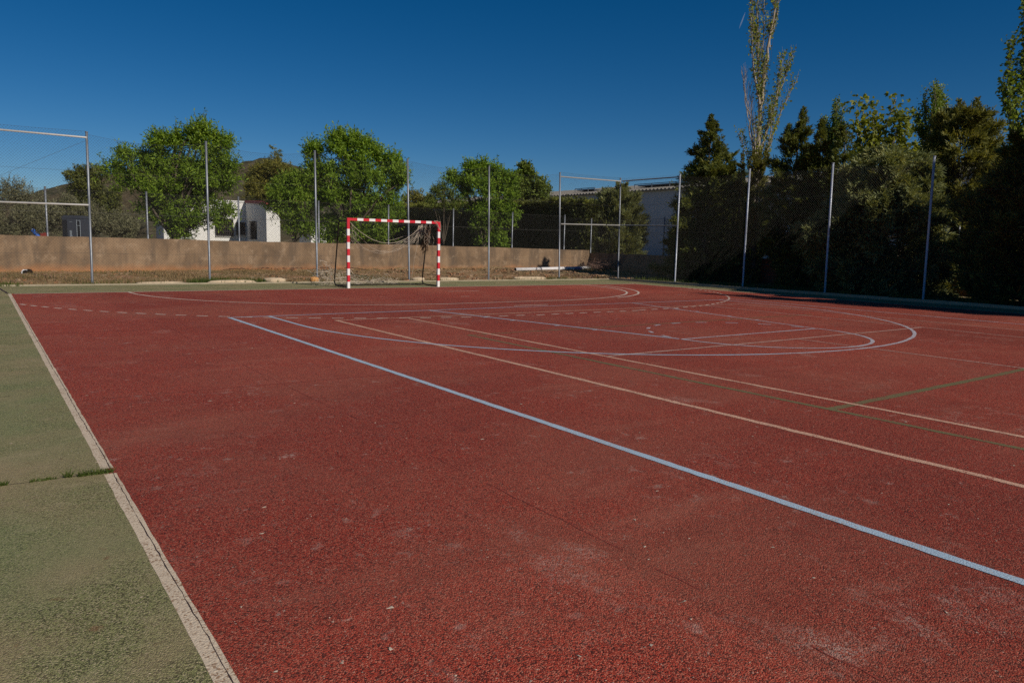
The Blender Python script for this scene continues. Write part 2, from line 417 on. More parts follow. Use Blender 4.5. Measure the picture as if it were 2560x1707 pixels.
def _blue2(mb):
    strip(mb, seg(-1.0, -7.352, 6.95, -7.352), .055, .0081, .004)
    strip(mb, seg(6.93, -7.38, 6.93, -40, 1.), .06, .0083, .004)
    strip(mb, np.concatenate([arc(-.016, -8.924, 6.25, 255, 360, 80), seg(6.234, -8.92, 6.234, -7.38)]), .06, .0074, .003)
    strip(mb, seg(2.92, -7.35, 1.88, -13.15), .055, .0079, .004)
    strip(mb, seg(-1.72, -13.2, 1.88, -13.2), .055, .0086, .004)
    strip(mb, arc(.08, -13.2, 1.8, 180, 360, 50), .058, .0088, .003)
    for k in range(9):
        a = 8 + k*19.5
        strip(mb, arc(.08, -13.2, 1.78, a, a+7.5, 4), .06, .0076)
    for t in (.30, .42, .60, .74):
        xl = -2.95+t*1.23; y = -7.35-t*5.8
        strip(mb, seg(xl-.14, y, xl+.02, y, .06), .06, .0091)
        xr = 2.92-t*1.04
        strip(mb, seg(xr-.02, y, xr+.14, y, .06), .06, .0091)
marking('basketball_line', M['blue_faded'], _blue2)
def _orange(mb):
    strip(mb, seg(-5.45, -8.52, -5.42, -23, .15), .07, .006, .008)
    strip(mb, seg(-4.10, -8.52, -3.96, -23, .15), .062, .0062, .006)
    strip(mb, seg(-5.48, -8.52, 4.2, -8.60), .055, .0058, .005)
marking('tennis_line', M['orange_line'], _orange)
def _pink(mb):
    strip(mb, seg(4.2, -8.6, 5.6, -8.62), .05, .0059, .004)
    strip(mb, seg(4.17, -8.6, 4.02, -33, 1.), .05, .0061, .004)
    strip(mb, seg(5.55, -8.6, 5.40, -33, 1.), .05, .0063, .004)
    strip(mb, seg(-4.0, -14.02, 4.1, -13.98), .055, .0065, .006)
    strip(mb, seg(.09, -14.02, .07, -21, .5), .045, .0067, .004)
marking('tennis_line', M['pink_line'], _pink)
def _green(mb):
    strip(mb, seg(-4.45, -11.35, -4.40, -23, .15), .07, .0052, .008)
    strip(mb, seg(-4.46, -11.35, 4.6, -11.35), .05, .0054, .006)
    strip(mb, seg(-4.42, -17.38, 4.6, -17.15, .15), .085, .0056, .006)
marking('volleyball_line', M['green_line'], _green)
def _joint(mb):
    y = -8.
    while y > -24:
        L = .25+1.5*rng.random()**2 if y < -13.9 else .6+1.2*rng.random()
        yy = np.arange(y, y-L, -.06)
        if len(yy) > 2: strip(mb, np.column_stack([-8.2+.02*math.sin(y*.7)+.004*rng.standard_normal(len(yy)), yy]), .0068, .0042, .0025)
        y -= L+(.1+.5*rng.random() if y < -13.9 else .15)
    x = np.arange(-9.9, -5., .1); strip(mb, np.column_stack([x, -13.86-.03*(x+9.9)+.006*rng.standard_normal(len(x))]), .014, .0044, .005)
    x = np.arange(-9.9, -7., .1); strip(mb, np.column_stack([x, -8.7+.008*rng.standard_normal(len(x))]), .010, .0046, .004)
marking('paving_joint', M['crack_soft'], _joint)
def _crack(mb):
    y = np.arange(-1., -22.5, -.05); strip(mb, np.column_stack([-9.981+.0012*rng.standard_normal(len(y))+.003*np.sin(y*2.3), y]), .0042, .0035, .0018)
    x = np.arange(-16, -10.02, .05); strip(mb, np.column_stack([x, -16.16-.045*(x+10.5)*.6+.004*rng.standard_normal(len(x))]), .004, .0040, .003)
    x = np.arange(-16, -10.02, .1); strip(mb, np.column_stack([x, -8.6+.006*rng.standard_normal(len(x))]), .010, .0040, .004)
    x = np.arange(-16, -10.3, .1); strip(mb, np.column_stack([x, -13.4+.006*rng.standard_normal(len(x))]), .006, .0040, .004)
    strip(mb, seg(-10.02, 0.03, -10.2, 3.0, .2), .05, .004, .012)
marking('court_crack', M['crack'], _crack)

# little pale flakes and grit lying on the court
fl = MB()
for k in range(150):
    d_ = 2.2+9*rng.random()**1.6; a_ = math.radians(35.5+ (rng.random()-.5)*72)
    x_, y_ = CAM[0]+d_*math.sin(a_), CAM[1]+d_*math.cos(a_); n_ = int(4+3*rng.random()); r0 = .003+.011*rng.random()**3
    an = np.sort(rng.random(n_)*2*PI); rr = r0*(.6+.7*rng.random(n_))
    V = np.column_stack([x_+rr*np.cos(an)*1.4, y_+rr*np.sin(an), .0015+.001*rng.random(n_)])
    V = np.concatenate([V, [[x_, y_, .004]]]); fl.add(V, [(i, (i+1) % n_, n_) for i in range(n_)])
tag(fl.build('debris', plain('pale flake', (.50,.40,.31), .9, .3, 30.)), kind='stuff')

# kerbs
kb = MB()
x = np.linspace(-16, 11.72, 90)
for i in range(len(x)-1):
    kb.box(((x[i]+x[i+1])/2, 3.07+.01*random.random(), -.012+.010*random.random()), (x[i+1]-x[i]-.002, .07, .09))
tag(kb.build('back_kerb', M['kerb']), kind='structure')
kb = MB()
y = np.linspace(3.1, -30, 60)
for i in range(len(y)-1):
    kb.box((11.77, (y[i]+y[i+1])/2, .03+.01*random.random()), (.09, y[i]-y[i+1]-.004, .10))
tag(kb.build('side_kerb', M['kerb']), kind='structure')

# rubble strip between kerb and wall
def dirt_z(X, Y):
    return -.01 + np.clip((Y-3.1)/6.9, 0, 1)*np.clip(.07+.009*(X+10), .04, .25)
def strip_z(X, Y):
    t = np.clip((Y-3.1)/2., 0, 1)
    z = dirt_z(X, Y) + .03*np.sin(X*1.3+Y*.7)*t + .025*np.sin(X*3.7+Y*2)*t
    return z + (rng.random(X.shape)-.5)*.05*np.clip(t*4, 0, 1)
tag(sheet('dirt_strip', -18, 28, 3.12, 10.05, 0, M['dirt'], 340, 56, strip_z), kind='structure')
tag(sheet('verge', 11.83, 18, -32, 3.11, 0, M['field'], 40, 120, lambda X, Y: .0+.02*rng.random(X.shape)), kind='structure')

# ------------------------------------------------------------------ fences
def chain(mb, P0, P1, z0, top, w=.078, r=.0016):
    """woven wire: two families of diagonals between z0 and top(t)"""
    P0 = np.array(P0, float); P1 = np.array(P1, float); L = np.linalg.norm(P1-P0); d = (P1-P0)/L
    nrm2 = np.array([-d[1], d[0]])
    k = 1.05    # rise per metre along
    H = top(0) - z0
    for sgn in (1, -1):
        n = int((L + H/k)/w)
        for i in range(n):
            s0 = i*w - H/k if sgn > 0 else i*w
            sa, sb = (s0, s0+H/k) if sgn > 0 else (s0, s0-H/k)
            za, zb = z0, z0+H
            # clip to [0, L]
            def at(s): return za + (s-sa)*(zb-za)/(sb-sa)
            lo, hi = max(0, min(sa, sb)), min(L, max(sa, sb))
            if hi - lo < .02: continue
            e = [(lo, at(lo)), (hi, at(hi))]
            pts = []
            for s_, z_ in e:
                tt = top(s_/L)
                if z_ > tt:
                    dz = z_-tt; s_ = s_ - sgn*dz/k; z_ = tt
                s_ = min(max(s_, 0), L)
                pts.append(np.array([*(P0+d*s_+nrm2*.0016*sgn), z_]))
            mb.tube(pts, r, 3, caps=False)
    return mb

def post(parent, x, y, h, r=.034, z0=-.05, mat='galv', lean=(0, 0), cap=True):
    n = 10
    mb = MB(); mb.tube([(0,0,z0),(lean[0]*.5, lean[1]*.5, h*.5),(lean[0], lean[1], h)], r, n)
    o = mb.build('post', M[mat], parent, True); o.location = (x, y, 0)
    if cap:
        c = MB(); c.tube([(0,0,-.012),(0,0,.012)], r*1.25, n)
        q = c.build('post_cap', M[mat], o); q.location = (lean[0], lean[1], h)
    return o

FAR = [(-11.3,3.55,4.28,-.02),(-7.90,3.56,4.27,.04),(-4.66,3.58,4.31,.0),(-1.17,3.60,4.34,-.04),(2.33,3.61,4.36,-.09),(5.83,3.62,4.38,-.07),(9.40,3.63,4.39,-.12),(12.80,3.66,4.40,-.08)]
ff = thing('chain_link_fence', 'tall galvanised chain link fence running behind the goal, between the court and the tan wall', 'fence', (0, 3.6, 0))
def child_at(o, parent):
    o.location = Vector(o.location) - Vector(parent.location); return o
for x_, y_, h_, ln in FAR:
    o = post(ff, x_, y_, h_, lean=(ln, 0)); child_at(o, ff)
def sag_top(n, h, dip, over):
    return lambda t: h + over - dip*abs(math.sin(PI*t*n))
mesh = MB()
for (xa, ya, ha, la), (xb, yb, hb, lb) in zip(FAR[:-1], FAR[1:]):
    full = xa < -10 or xb > 12
    h0, h1 = ha-.06, hb-.06
    chain(mesh, (xa, ya), (xb, yb), .03, (lambda t, h0=h0, h1=h1, full=full: h0+(h1-h0)*t + (.08 if full else 0) - (.03 if full else .16)*math.sin(PI*t)))
o = mesh.build('wire_mesh', M['wire'], ff); child_at(o, ff)
tw = MB()
for hz in (.9, 2.05, 3.2):
    for (xa, ya, *_), (xb, yb, *_) in zip(FAR[:-1], FAR[1:]):
        tw.tube([(xa+(xb-xa)*t, ya, hz-.03*math.sin(PI*t)) for t in np.linspace(0, 1, 7)], .0025, 4, caps=False)
for (xa, ya, ha, la), (xb, yb, hb, lb) in zip(FAR[:-1], FAR[1:]):
    full = xa < -10 or xb > 12
    tw.tube([(xa+la+(xb+lb-xa-la)*t, ya, ha+(hb-ha)*t-.06+(.08 if full else 0)-(.03 if full else .16)*math.sin(PI*t)) for t in np.linspace(0, 1, 9)], .0025, 4, caps=False)
tw.tube([(-11.3, 3.55, 2.2), (-7.92, 3.56, 4.02)], .003, 4, caps=False)
o = tw.build('tension_wire', M['wire'], ff); child_at(o, ff)
def rail(parent, a, b, r=.026, mat='galv_bright'):
    return child_at(MB().tube([a, b], r, 10).build('rail', M[mat], parent, True), parent)
rail(ff, (-11.3, 3.54, 4.13), (-7.86, 3.55, 4.12)); rail(ff, (-11.3, 3.54, 2.22), (-7.90, 3.55, 2.25))
rail(ff, (9.30, 3.62, 4.23), (12.72, 3.65, 4.27)); rail(ff, (9.40, 3.62, 2.30), (12.79, 3.65, 2.36))

SIDE = [(12.52,.02,4.33,0),(12.35,-3.45,4.29,0),(12.28,-6.8,4.25,0),(12.22,-10.02,4.2,0),(12.16,-13.4,4.2,0)]
fs = thing('chain_link_fence', 'tall galvanised chain link fence along the right side, in front of the dark conifers', 'fence', (12.4, -5, 0))
for x_, y_, h_, ln in SIDE:
    o = post(fs, x_, y_, h_, mat='galv_shade_lift', lean=(0, .05 if y_ < -5 else 0)); child_at(o, fs)
mesh = MB(); tw = MB()
S2 = [(12.80, 3.66, 4.40, 0)] + SIDE + [(12.1, -17., 4.2, 0)]
for i, ((xa, ya, ha, _), (xb, yb, hb, _)) in enumerate(zip(S2[:-1], S2[1:])):
    ov = .08 if i == 0 else 0; dp = .03 if i == 0 else .12
    chain(mesh, (xa, ya), (xb, yb), .03, (lambda t, ha=ha, hb=hb, ov=ov, dp=dp: ha+(hb-ha)*t-.06+ov-dp*math.sin(PI*t)))
    for hz in (.9, 2.05, 3.2):
        tw.tube([(xa+(xb-xa)*t, ya+(yb-ya)*t, hz-.02*math.sin(PI*t)) for t in np.linspace(0, 1, 5)], .0025, 4, caps=False)
child_at(mesh.build('wire_mesh', M['wire'], fs), fs); child_at(tw.build('tension_wire', M['wire'], fs), fs)
rail(fs, (12.80, 3.64, 4.28), (12.52, .04, 4.23), mat='galv'); rail(fs, (12.80, 3.64, 2.36), (12.52, .04, 2.30), mat='galv')

# ------------------------------------------------------------------ wall with its own low fence
wl = thing('concrete_wall', 'low tan cement rendered wall behind the goal with brick showing along its foot', 'wall', (0, 10.1, 0))
prof = [(-20,1.37),(-10,1.345),(-1.3,1.30),(4.6,1.29),(10,1.255),(16.6,1.195)]
wm = MB()
def wall_run(mb, prof, y0, y1, z0=-.2, step=.6):
    X = np.arange(prof[0][0], prof[-1][0], step); X = np.append(X, prof[-1][0])
    Z = np.interp(X, [p[0] for p in prof], [p[1] for p in prof]) + (rng.random(len(X))-.5)*.018
    k = len(X)
    V = np.concatenate([np.column_stack([X, np.full(k, y), z]) for y, z in ((y0, np.full(k, z0)), (y0, Z), (y1, Z), (y1, np.full(k, z0)))])
    F = []
    for i in range(k-1):
        for a in range(3): F.append((a*k+i, a*k+i+1, (a+1)*k+i+1, (a+1)*k+i))
    F += [(0, k, 2*k, 3*k), (k-1, 4*k-1, 3*k-1, 2*k-1)]
    mb.add(V, F)
wall_run(wm, prof, 10.0, 10.2)
child_at(wm.build('rendered_face', M['wall'], wl), wl)
bm_ = MB()
xx = -1.75
while xx < 2.7:
    wdt = .13
    bm_.box((xx+wdt/2, 9.985, .135+.01*random.random()), (wdt-.012, .04, .13+.02*random.random()))
    xx += wdt
child_at(bm_.build('brick_course', M['brick'], wl), wl)
cr = MB()
xs_ = np.arange(-2.6, 4.2, .06)
cr.tube([(x_, 9.99, .215+.012*math.sin(x_*5)+.012*rng.standard_normal() - (.05*max(0, (-1.75-x_)/.8)) - .06*max(0, (x_-2.9)/1.)) for x_ in xs_], .012, 4)
child_at(cr.build('render_edge', M['crack'], wl), wl)
w2 = thing('concrete_wall', 'lower shaded cement wall turning the corner and running behind the conifers on the right', 'wall', (16.8, 0, 0))
wm = MB(); Yw = np.arange(-30., 10.21, .6); k = len(Yw); Zw = 1.05+.02*(rng.random(k)-.5)
wm.add(np.concatenate([np.column_stack([np.full(k, x_), Yw, z_]) for x_, z_ in ((16.66, np.full(k, -.2)), (16.66, Zw), (16.86, Zw), (16.86, np.full(k, -.2)))]), [(a*k+i, (a+1)*k+i, (a+1)*k+i+1, a*k+i+1) for i in range(k-1) for a in range(3)]+[(0, k, 2*k, 3*k), (k-1, 4*k-1, 3*k-1, 2*k-1)])
child_at(wm.build('rendered_face', M['wall'], w2), w2)
child_at(MB().box((16.655, -2.0, .52), (.03, 2.1, .98)).build('bare_brickwork', M['hut_brick'], w2), w2)

wf = thing('chain_link_fence', 'short chain link fence on thin posts standing on top of the tan wall', 'fence', (0, 10.1, 1.3))
WP = [(-11.8,3.05,1.36),(-8.50,3.04,1.34),(-5.28,3.05,1.32),(-1.93,3.05,1.28),(1.39,3.05,1.28),(4.65,3.04,1.29),(8.04,3.03,1.26),(11.49,3.01,1.24),(14.87,3.01,1.19)]
for x_, zt, zb in WP:
    o = post(wf, x_, 10.08, zt, .034, zb-.1); child_at(o, wf)
mesh = MB(); tw = MB()
for (xa, ta, ba), (xb, tb, bb) in zip(WP[:-1], WP[1:]):
    chain(mesh, (xa, 10.06), (xb, 10.06), (ba+bb)/2+.02, (lambda t, ta=ta, tb=tb: ta+(tb-ta)*t-.06), .078, .0016)
    for f in (.06, .85):
        tw.tube([(xa, 10.06, ta-f), (xb, 10.06, tb-f)], .0028, 4, caps=False)
chain(mesh, (14.87, 10.06), (16.7, 10.06), 1.2, lambda t: 2.92-.04*t)
W2P = [(10.1,2.9),(4.75,2.88),(1.4,2.88),(-2.,2.88),(-5.4,2.88),(-8.8,2.88)]
for y_, zt in W2P: child_at(post(wf, 16.76, y_, zt, .034, .95), wf)
for (ya, ta), (yb, tb_) in zip(W2P[:-1], W2P[1:]):
    chain(mesh, (16.74, ya), (16.74, yb), 1.07, lambda t: 2.82)
    for f in (.06, .85): tw.tube([(16.74, ya, 2.88-f), (16.74, yb, 2.88-f)], .0028, 4, caps=False)
child_at(mesh.build('wire_mesh', M['wire'], wf), wf); child_at(tw.build('tension_wire', M['wire'], wf), wf)

# ------------------------------------------------------------------ goal
goal = thing('handball_goal', 'red and white striped goal with a torn sagging net in front of the tan wall', 'goal', (0, .1, 0))
def gpart(o): return child_at(o, goal)
b_ = .04
def goal_post(x):
    mb = MB(); zs = [0,.19] + [.19+.1957*k for k in range(1, 9)] + [2.08]
    for k in range(len(zs)-1):
        mb.box((0, 0, (zs[k]+zs[k+1])/2), (.08, .08, zs[k+1]-zs[k]), 0, k % 2)
    o = mb.build('goal_post', [M['white_paint'], M['red_paint']], goal); o.location = (x, .1, 0); return gpart(o)
goal_post(-1.54); goal_post(1.54)
mb = MB(); xs_ = [-1.5,-1.26] + [-1.26+.194*k for k in range(1, 13)] + [1.26, 1.5]
for k in range(len(xs_)-1):
    mb.box(((xs_[k]+xs_[k+1])/2, 0, 0), (xs_[k+1]-xs_[k], .078, .078), 0, k % 2)
o = mb.build('crossbar', [M['red_paint'], M['white_paint']], goal); o.location = (0, .1, 2.04); gpart(o)
for sx in (-1.54, 1.54):
    mb = MB()
    pts = [(sx, .14, 2.0), (sx, .72, 1.99), (sx, .80, 1.93), (sx, .98, 1.1), (sx, 1.16, .26), (sx, 1.17, .14), (sx, 1.10, .045), (sx, .9, .03), (sx, .14, .03)]
    mb.tube(pts, .022, 8); gpart(mb.build('side_frame', M['black_bar'], goal, True))
gpart(MB().tube([(-1.54, 1.12, .035), (1.54, 1.12, .035)], .02, 8).build('rear_bar', M['black_bar'], goal, True))
def sagged(a, b, dip, n=14, jit=.012):
    a, b = np.array(a), np.array(b); t = np.linspace(0, 1, n)[:, None]
    p = a+(b-a)*t; p[:, 2] -= dip*4*(t*(1-t))[:, 0]
    p[1:-1] += rng.standard_normal((n-2, 3))*jit; return p
net = MB()
net.tube(sagged((-1.48,.14,1.98), (1.02,.14,1.98), .62, 18, .006), .006, 5)
net.tube(sagged((-1.45,.3,1.92), (1.15,.4,1.92), .84, 18, .01), .004, 4)
net.tube(sagged((-1.5,.5,1.80), (.75,.55,1.55), .62, 18, .015), .004, 4)
net.tube(sagged((-1.5,.6,1.62), (.45,.55,1.40), .42, 14, .02), .0035, 4)
for k in range(16):
    x0 = -.1+1.0*rng.random(); net.tube(sagged((1.05+.15*rng.random(), .4+.3*rng.random(), 1.97-.1*rng.random()), (x0, .3+.4*rng.random(), 1.15+.35*rng.random()), .12, 10, .02), .0035, 4)
for k in range(14):
    x0 = 1.1+.4*rng.random(); net.tube(sagged((x0, .2+.4*rng.random(), 1.97), (x0+.14*rng.standard_normal(), .3+.5*rng.random(), 1.2+.35*rng.random()), -.02, 10, .03), .0035, 4)
for k in range(7):
    x0 = -1.48+.25*rng.random(); net.tube(sagged((x0, .2+.3*rng.random(), 1.9), (x0+.25*rng.random(), .4, 1.15+.3*rng.random()), .05, 8, .02), .003, 4)
net.tube(sagged((1.15,.75,1.5), (1.02,1.0,.05), -.02, 10, .012), .005, 4)
net.tube([(1.34,.05,2.085),(1.44,.055,2.03),(1.51,.055,1.93),(1.585,.055,1.80)], .006, 5)
net.tube([(1.34,.05,2.085),(1.45,.055,2.09),(1.585,.056,2.06),(1.59,.056,1.95),(1.583,.056,1.80)], .006, 5)
gpart(net.build('net', M['net'], goal))
nd = MB()
for k in range(34):
    t = np.linspace(0, 1, 8)[:, None]
    a = np.array([1.50+.05*rng.standard_normal(), .74+.05*rng.standard_normal(), 1.96-.25*rng.random()]); b = np.array([1.48+.07*rng.standard_normal(), .93+.04*rng.standard_normal(), 1.02+.35*rng.random()])
    nd.tube(a+(b-a)*t+rng.standard_normal((8, 3))*.02, .009, 4)
gpart(nd.build('bunched_net', M['net_dark'], goal))
heap = MB()
for k in range(150):
    x0 = -1.75+2.6*rng.random()**1.6; y0 = 1.2+1.4*rng.random()
    hgt = .30*math.exp(-((x0+1.5)/.7)**2)+.07
    p = np.array([x0, y0, .03+hgt*rng.random()*1.5]); q = [p]
    for j in range(6): q.append(q[-1]+rng.standard_normal(3)*np.array([.09, .06, .06]))
    q = np.array(q); q[:, 2] = np.clip(q[:, 2], .02, None); heap.tube(q, .0042, 3, caps=False)
gpart(heap.build('fallen_net', M['net'], goal))

# ------------------------------------------------------------------ small things on the rubble strip
def rock(name, label, c, size, mat, cat='stone', seed=0, group=None):
    r = np.random.default_rng(seed); n1, n2 = 14, 8
    V = []; ph = r.random(6)*6
    for j in range(n2+1):
        th = PI*j/n2
        for i in range(n1):
            a = 2*PI*i/n1
            k = 1+.13*math.sin(2*a+ph[0])+.1*math.sin(3*a+ph[1]+th)+.08*math.sin(5*a+ph[2])+.05*r.standard_normal()
            s_ = abs(math.sin(th))**.6
            V.append((k*s_*math.cos(a)*size[0]/2, k*s_*math.sin(a)*size[1]/2, (1+.08*r.standard_normal())*math.copysign(abs(math.cos(th))**.7, math.cos(th))*size[2]/2))
    F = [(j*n1+i, j*n1+(i+1) % n1, (j+1)*n1+(i+1) % n1, (j+1)*n1+i) for j in range(n2) for i in range(n1)]
    o = MB().add(V, F).build(name, M[mat], smooth=True); o.location = c
    return tag(o, label, cat, group)
rock('stone', 'pale rounded concrete lump on the kerb, left of the orange stone by the goal', (-2.72, 3.25, .07), (.66, .3, .2), 'stone', seed=1)
rock('stone', 'small orange stone on the kerb beside the left foot of the goal', (-1.42, 3.2, .09), (.26, .22, .2), 'stone_orange', seed=2)
rock('stone', 'long flat pale slab on the kerb, left of the rounded concrete lump', (-4.05, 3.25, .04), (1.4, .34, .13), 'stone', seed=3)
rock('stone', 'flat pinkish slab on the kerb between the two fence posts on the left', (-6.1, 3.3, .03), (1.35, .3, .09), 'stone', seed=4)
rock('stone', 'pale lump just behind the right foot of the goal frame', (2.55, 3.3, .06), (.6, .3, .18), 'stone', seed=5)
rock('stone', 'pale double lump on the kerb right of the goal', (3.75, 3.28, .05), (.85, .3, .16), 'stone', seed=6)
rock('stone', 'longest pale slab on the kerb in front of the white pipe', (7.7, 3.38, .05), (1.7, .34, .16), 'stone', seed=7)

def rubble(name, n, box, size, mat, kind='stuff'):
    mb = MB()
    for k in range(n):
        x_ = box[0]+(box[1]-box[0])*rng.random(); y_ = box[2]+(box[3]-box[2])*rng.random()
        z_ = float(dirt_z(np.float64(x_), np.float64(y_)))+.02
        s_ = size[0]+(size[1]-size[0])*rng.random()**2
        P = rng.standard_normal((8, 3))*.12
        c8 = np.array([(-1,-1,-1),(1,-1,-1),(1,1,-1),(-1,1,-1),(-.8,-.8,1),(.8,-.8,1),(.8,.8,1),(-.8,.8,1)])*.5+P
        a = rng.random()*6; cs, sn = math.cos(a), math.sin(a)
        c8 = c8*np.array([1.4, 1., .65])*s_
        c8 = np.column_stack([c8[:,0]*cs-c8[:,1]*sn, c8[:,0]*sn+c8[:,1]*cs, c8[:,2]])
        mb.add(c8+np.array([x_, y_, z_]), [(0,3,2,1),(4,5,6,7),(0,1,5,4),(1,2,6,5),(2,3,7,6),(3,0,4,7)], int(rng.random()*3))
    return tag(mb.build(name, mat), kind=kind)
M['clod'] = plain('earth clod', (.30,.15,.075), .95, .3, 9., .5); M['clod2'] = plain('pale rubble', (.36,.24,.145), .95, .3, 9., .5); M['clod3'] = plain('dark clod', (.14,.08,.05), .95, .3, 9., .5)
rubble('rubble', 800, (-1, 17, 3.3, 9.7), (.03, .13), [M['clod'], M['clod2'], M['clod3']])
rubble('rubble', 750, (-13, -1, 3.3, 9.7), (.02, .10), [M['clod'], M['clod2'], M['clod3']])

def blades(mb, n, place, h, wd, lean=.5):
    P = place(n); N_ = len(P)
    az = rng.random(N_)*2*PI; hh = h[0]+(h[1]-h[0])*rng.random(N_)**1.5
    d = np.column_stack([np.cos(az), np.sin(az), np.zeros(N_)])
    tip = P + d*(lean*hh*rng.random(N_))[:,None] + np.array([0,0,1.])*hh[:,None]
    az2 = rng.random(N_)*2*PI; sdw = np.column_stack([np.cos(az2), np.sin(az2), np.zeros(N_)])*wd/2
    V = np.stack([P-sdw, P+sdw, tip], 1).reshape(-1, 3)
    mb.add(V, np.arange(3*N_).reshape(-1, 3))
def patchy(x0, x1, y0, y1, thr, seed, zfun=None, clumps=90, sp=.35):
    r = np.random.default_rng(seed); C_ = np.column_stack([x0+(x1-x0)*r.random(clumps), y0+(y1-y0)*r.random(clumps)])
    def f(n):
        k = r.integers(0, clumps, n); q = C_[k]+r.standard_normal((n, 2))*np.array([sp*1.6, sp*.6])
        q = q[(q[:,0] > x0) & (q[:,0] < x1) & (q[:,1] > y0) & (q[:,1] < y1)]
        z = dirt_z(q[:,0], q[:,1])-.01 if zfun is None else np.full(len(q), zfun)
        return np.column_stack([q, z])
    return f
mb = MB(); blades(mb, 42000, patchy(-14, 3, 3.25, 9.9, 0, 3, None, 150), (.03, .15), .014); blades(mb, 14000, patchy(1.5, 16, 3.4, 9.9, 0, 4, None, 120), (.03, .12), .014)
tag(mb.build('dry_weeds', M['dry_grass']), kind='stuff')
mb = MB(); blades(mb, 3000, patchy(-14, 12, 3.05, 3.5, 0, 5, 0., 30, .25), (.04, .17), .018); blades(mb, 5200, patchy(-14, 4, 3.3, 9.9, 0, 6, None, 60, .35), (.04, .15), .016)
blades(mb, 2200, patchy(-5.4, -2.9, 3.2, 3.9, 0, 8, 0., 12, .2), (.06, .22), .02)
blades(mb, 900, patchy(-12, -9.6, 3.0, 3.3, 0, 9, 0., 6, .2), (.05, .16), .02)
blades(mb, 1500, patchy(13.2, 19, 3.8, 9.6, 0, 10, None, 30, .4), (.08, .35), .02)
tag(mb.build('green_weeds', M['grass']), kind='stuff')
mb = MB(); blades(mb, 9000, patchy(11.85, 14.5, -16, 3.0, 0, 11, 0., 80, .5), (.05, .22), .02)
tag(mb.build('verge_grass', M['grass']), kind='stuff')

# tufts in the crack of the green surround
def tuft(label, x, y, sx, n, h, mat='grass'):
    mb = MB(); blades(mb, n, lambda n_: np.column_stack([(rng.random(n_)-.5)*sx, (rng.random(n_)-.5)*.035, np.zeros(n_)]), h, .005, 1.1)
    o = mb.build('grass_tuft', M[mat]); o.location = (x, y, .001); return tag(o, label, 'grass tuft', 'tufts growing in the crack')
tuft('widest green grass tuft, growing across the end of the crack at the white side line', -10.07, -16.19, .18, 330, (.012, .045))
tuft('small upright grass tuft in the crack, next to the widest tuft', -10.205, -16.17, .035, 60, (.02, .06))
tuft('thin flat row of weeds in the middle of the crack in the green surround', -10.33, -16.165, .13, 130, (.008, .022))
tuft('dark little grass tuft in the crack at the left edge of the photo', -10.52, -16.155, .05, 110, (.01, .035))

pp = thing('plastic_pipe', 'long white plastic pipe lying on the rubble in front of the tan wall', 'pipe', (12.7, 8.1, .19))
o = MB().tube([(10.0,7.65,.25),(12.7,8.1,.275),(15.4,8.6,.30)], .08, 14).build('pipe_body', M['pipe'], pp, True); child_at(o, pp)
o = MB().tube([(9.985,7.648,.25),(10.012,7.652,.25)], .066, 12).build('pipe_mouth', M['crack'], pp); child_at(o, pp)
bt = thing('water_bottle', 'blue plastic bottle lying under the white pipe', 'bottle', (14.0, 8.0, .2))
child_at(MB().tube([(13.75,7.85,.27),(13.85,7.85,.27),(14.2,7.9,.27),(14.27,7.91,.27)], [.02,.08,.082,.06], 10).build('bottle_body', M['bottle'], bt, True), bt)
child_at(MB().tube([(13.68,7.84,.27),(13.75,7.85,.27)], .022, 8).build('bottle_cap', M['white_paint'], bt), bt)
tb = thing('pipe_offcut', 'short black pipe end with a white rim at the foot of the wall', 'pipe', (-9.29, 8.8, .08))
child_at(MB().tube([(-9.29,8.76,.12),(-9.15,9.05,.12)], .11, 12).build('tube', M['black_bar'], tb, True), tb)
a = np.linspace(0, 2*PI, 15); child_at(MB().tube([(-9.29+.095*math.cos(t), 8.755, .12+.095*math.sin(t)) for t in a], .02, 6).build('rim', M['pipe'], tb, True), tb)
br = MB()
for k in range(260):
    a = rng.random()*2*PI; p = np.array([15.9+.6*rng.standard_normal(), 8.2+.4*rng.standard_normal(), .22+.25*rng.random()]); d = np.array([math.cos(a), math.sin(a)*.6, .45*rng.random()]); L = .3+.7*rng.random()
    q = [p]
    for j in range(5): q.append(q[-1]+d*L/5+rng.standard_normal(3)*.03)
    br.tube(q, [.007,.006,.005,.005,.004,.003], 3, caps=False)
tag(br.build('brush_pile', M['twig']), 'tangled heap of dry twigs in the shaded fence corner', 'brush pile')

# ------------------------------------------------------------------ foliage generators
def leaf_quads(P, D, Nn, L, W):
    """rhombic leaves: base P, direction D, face normal Nn"""
    S = nrm(np.cross(D, Nn)); L = np.asarray(L).reshape(-1, 1); W = np.asarray(W).reshape(-1, 1)
    m = P + D*L*.45
    V = np.stack([P, m+S*W/2, P+D*L, m-S*W/2], 1).reshape(-1, 3)
    return V, np.arange(4*len(P)).reshape(-1, 4)

def shoots(mb, P, D, L, nleaf, ll, lw, spread=1., mi=0, r=None, out=None):
    """leafy shoots from P along D"""
    r = r or rng; n = len(P)
    t = np.tile(np.linspace(.05, 1, nleaf), n); k = np.repeat(np.arange(n), nleaf)
    base = P[k] + D[k]*(L[k]*t)[:, None] + r.standard_normal((n*nleaf, 3))*.02
    d = nrm(D[k]*.55 + nrm(r.standard_normal((n*nleaf, 3)))*spread)
    nn = nrm(r.standard_normal((n*nleaf, 3))*.75 + np.array([0, 0, .7]) + (0 if out is None else out[k]*.9))
    s = .65+.7*r.random(n*nleaf)
    V, F = leaf_quads(base, d, nn, ll*s, lw*s)
    mb.add(V, F, mi)

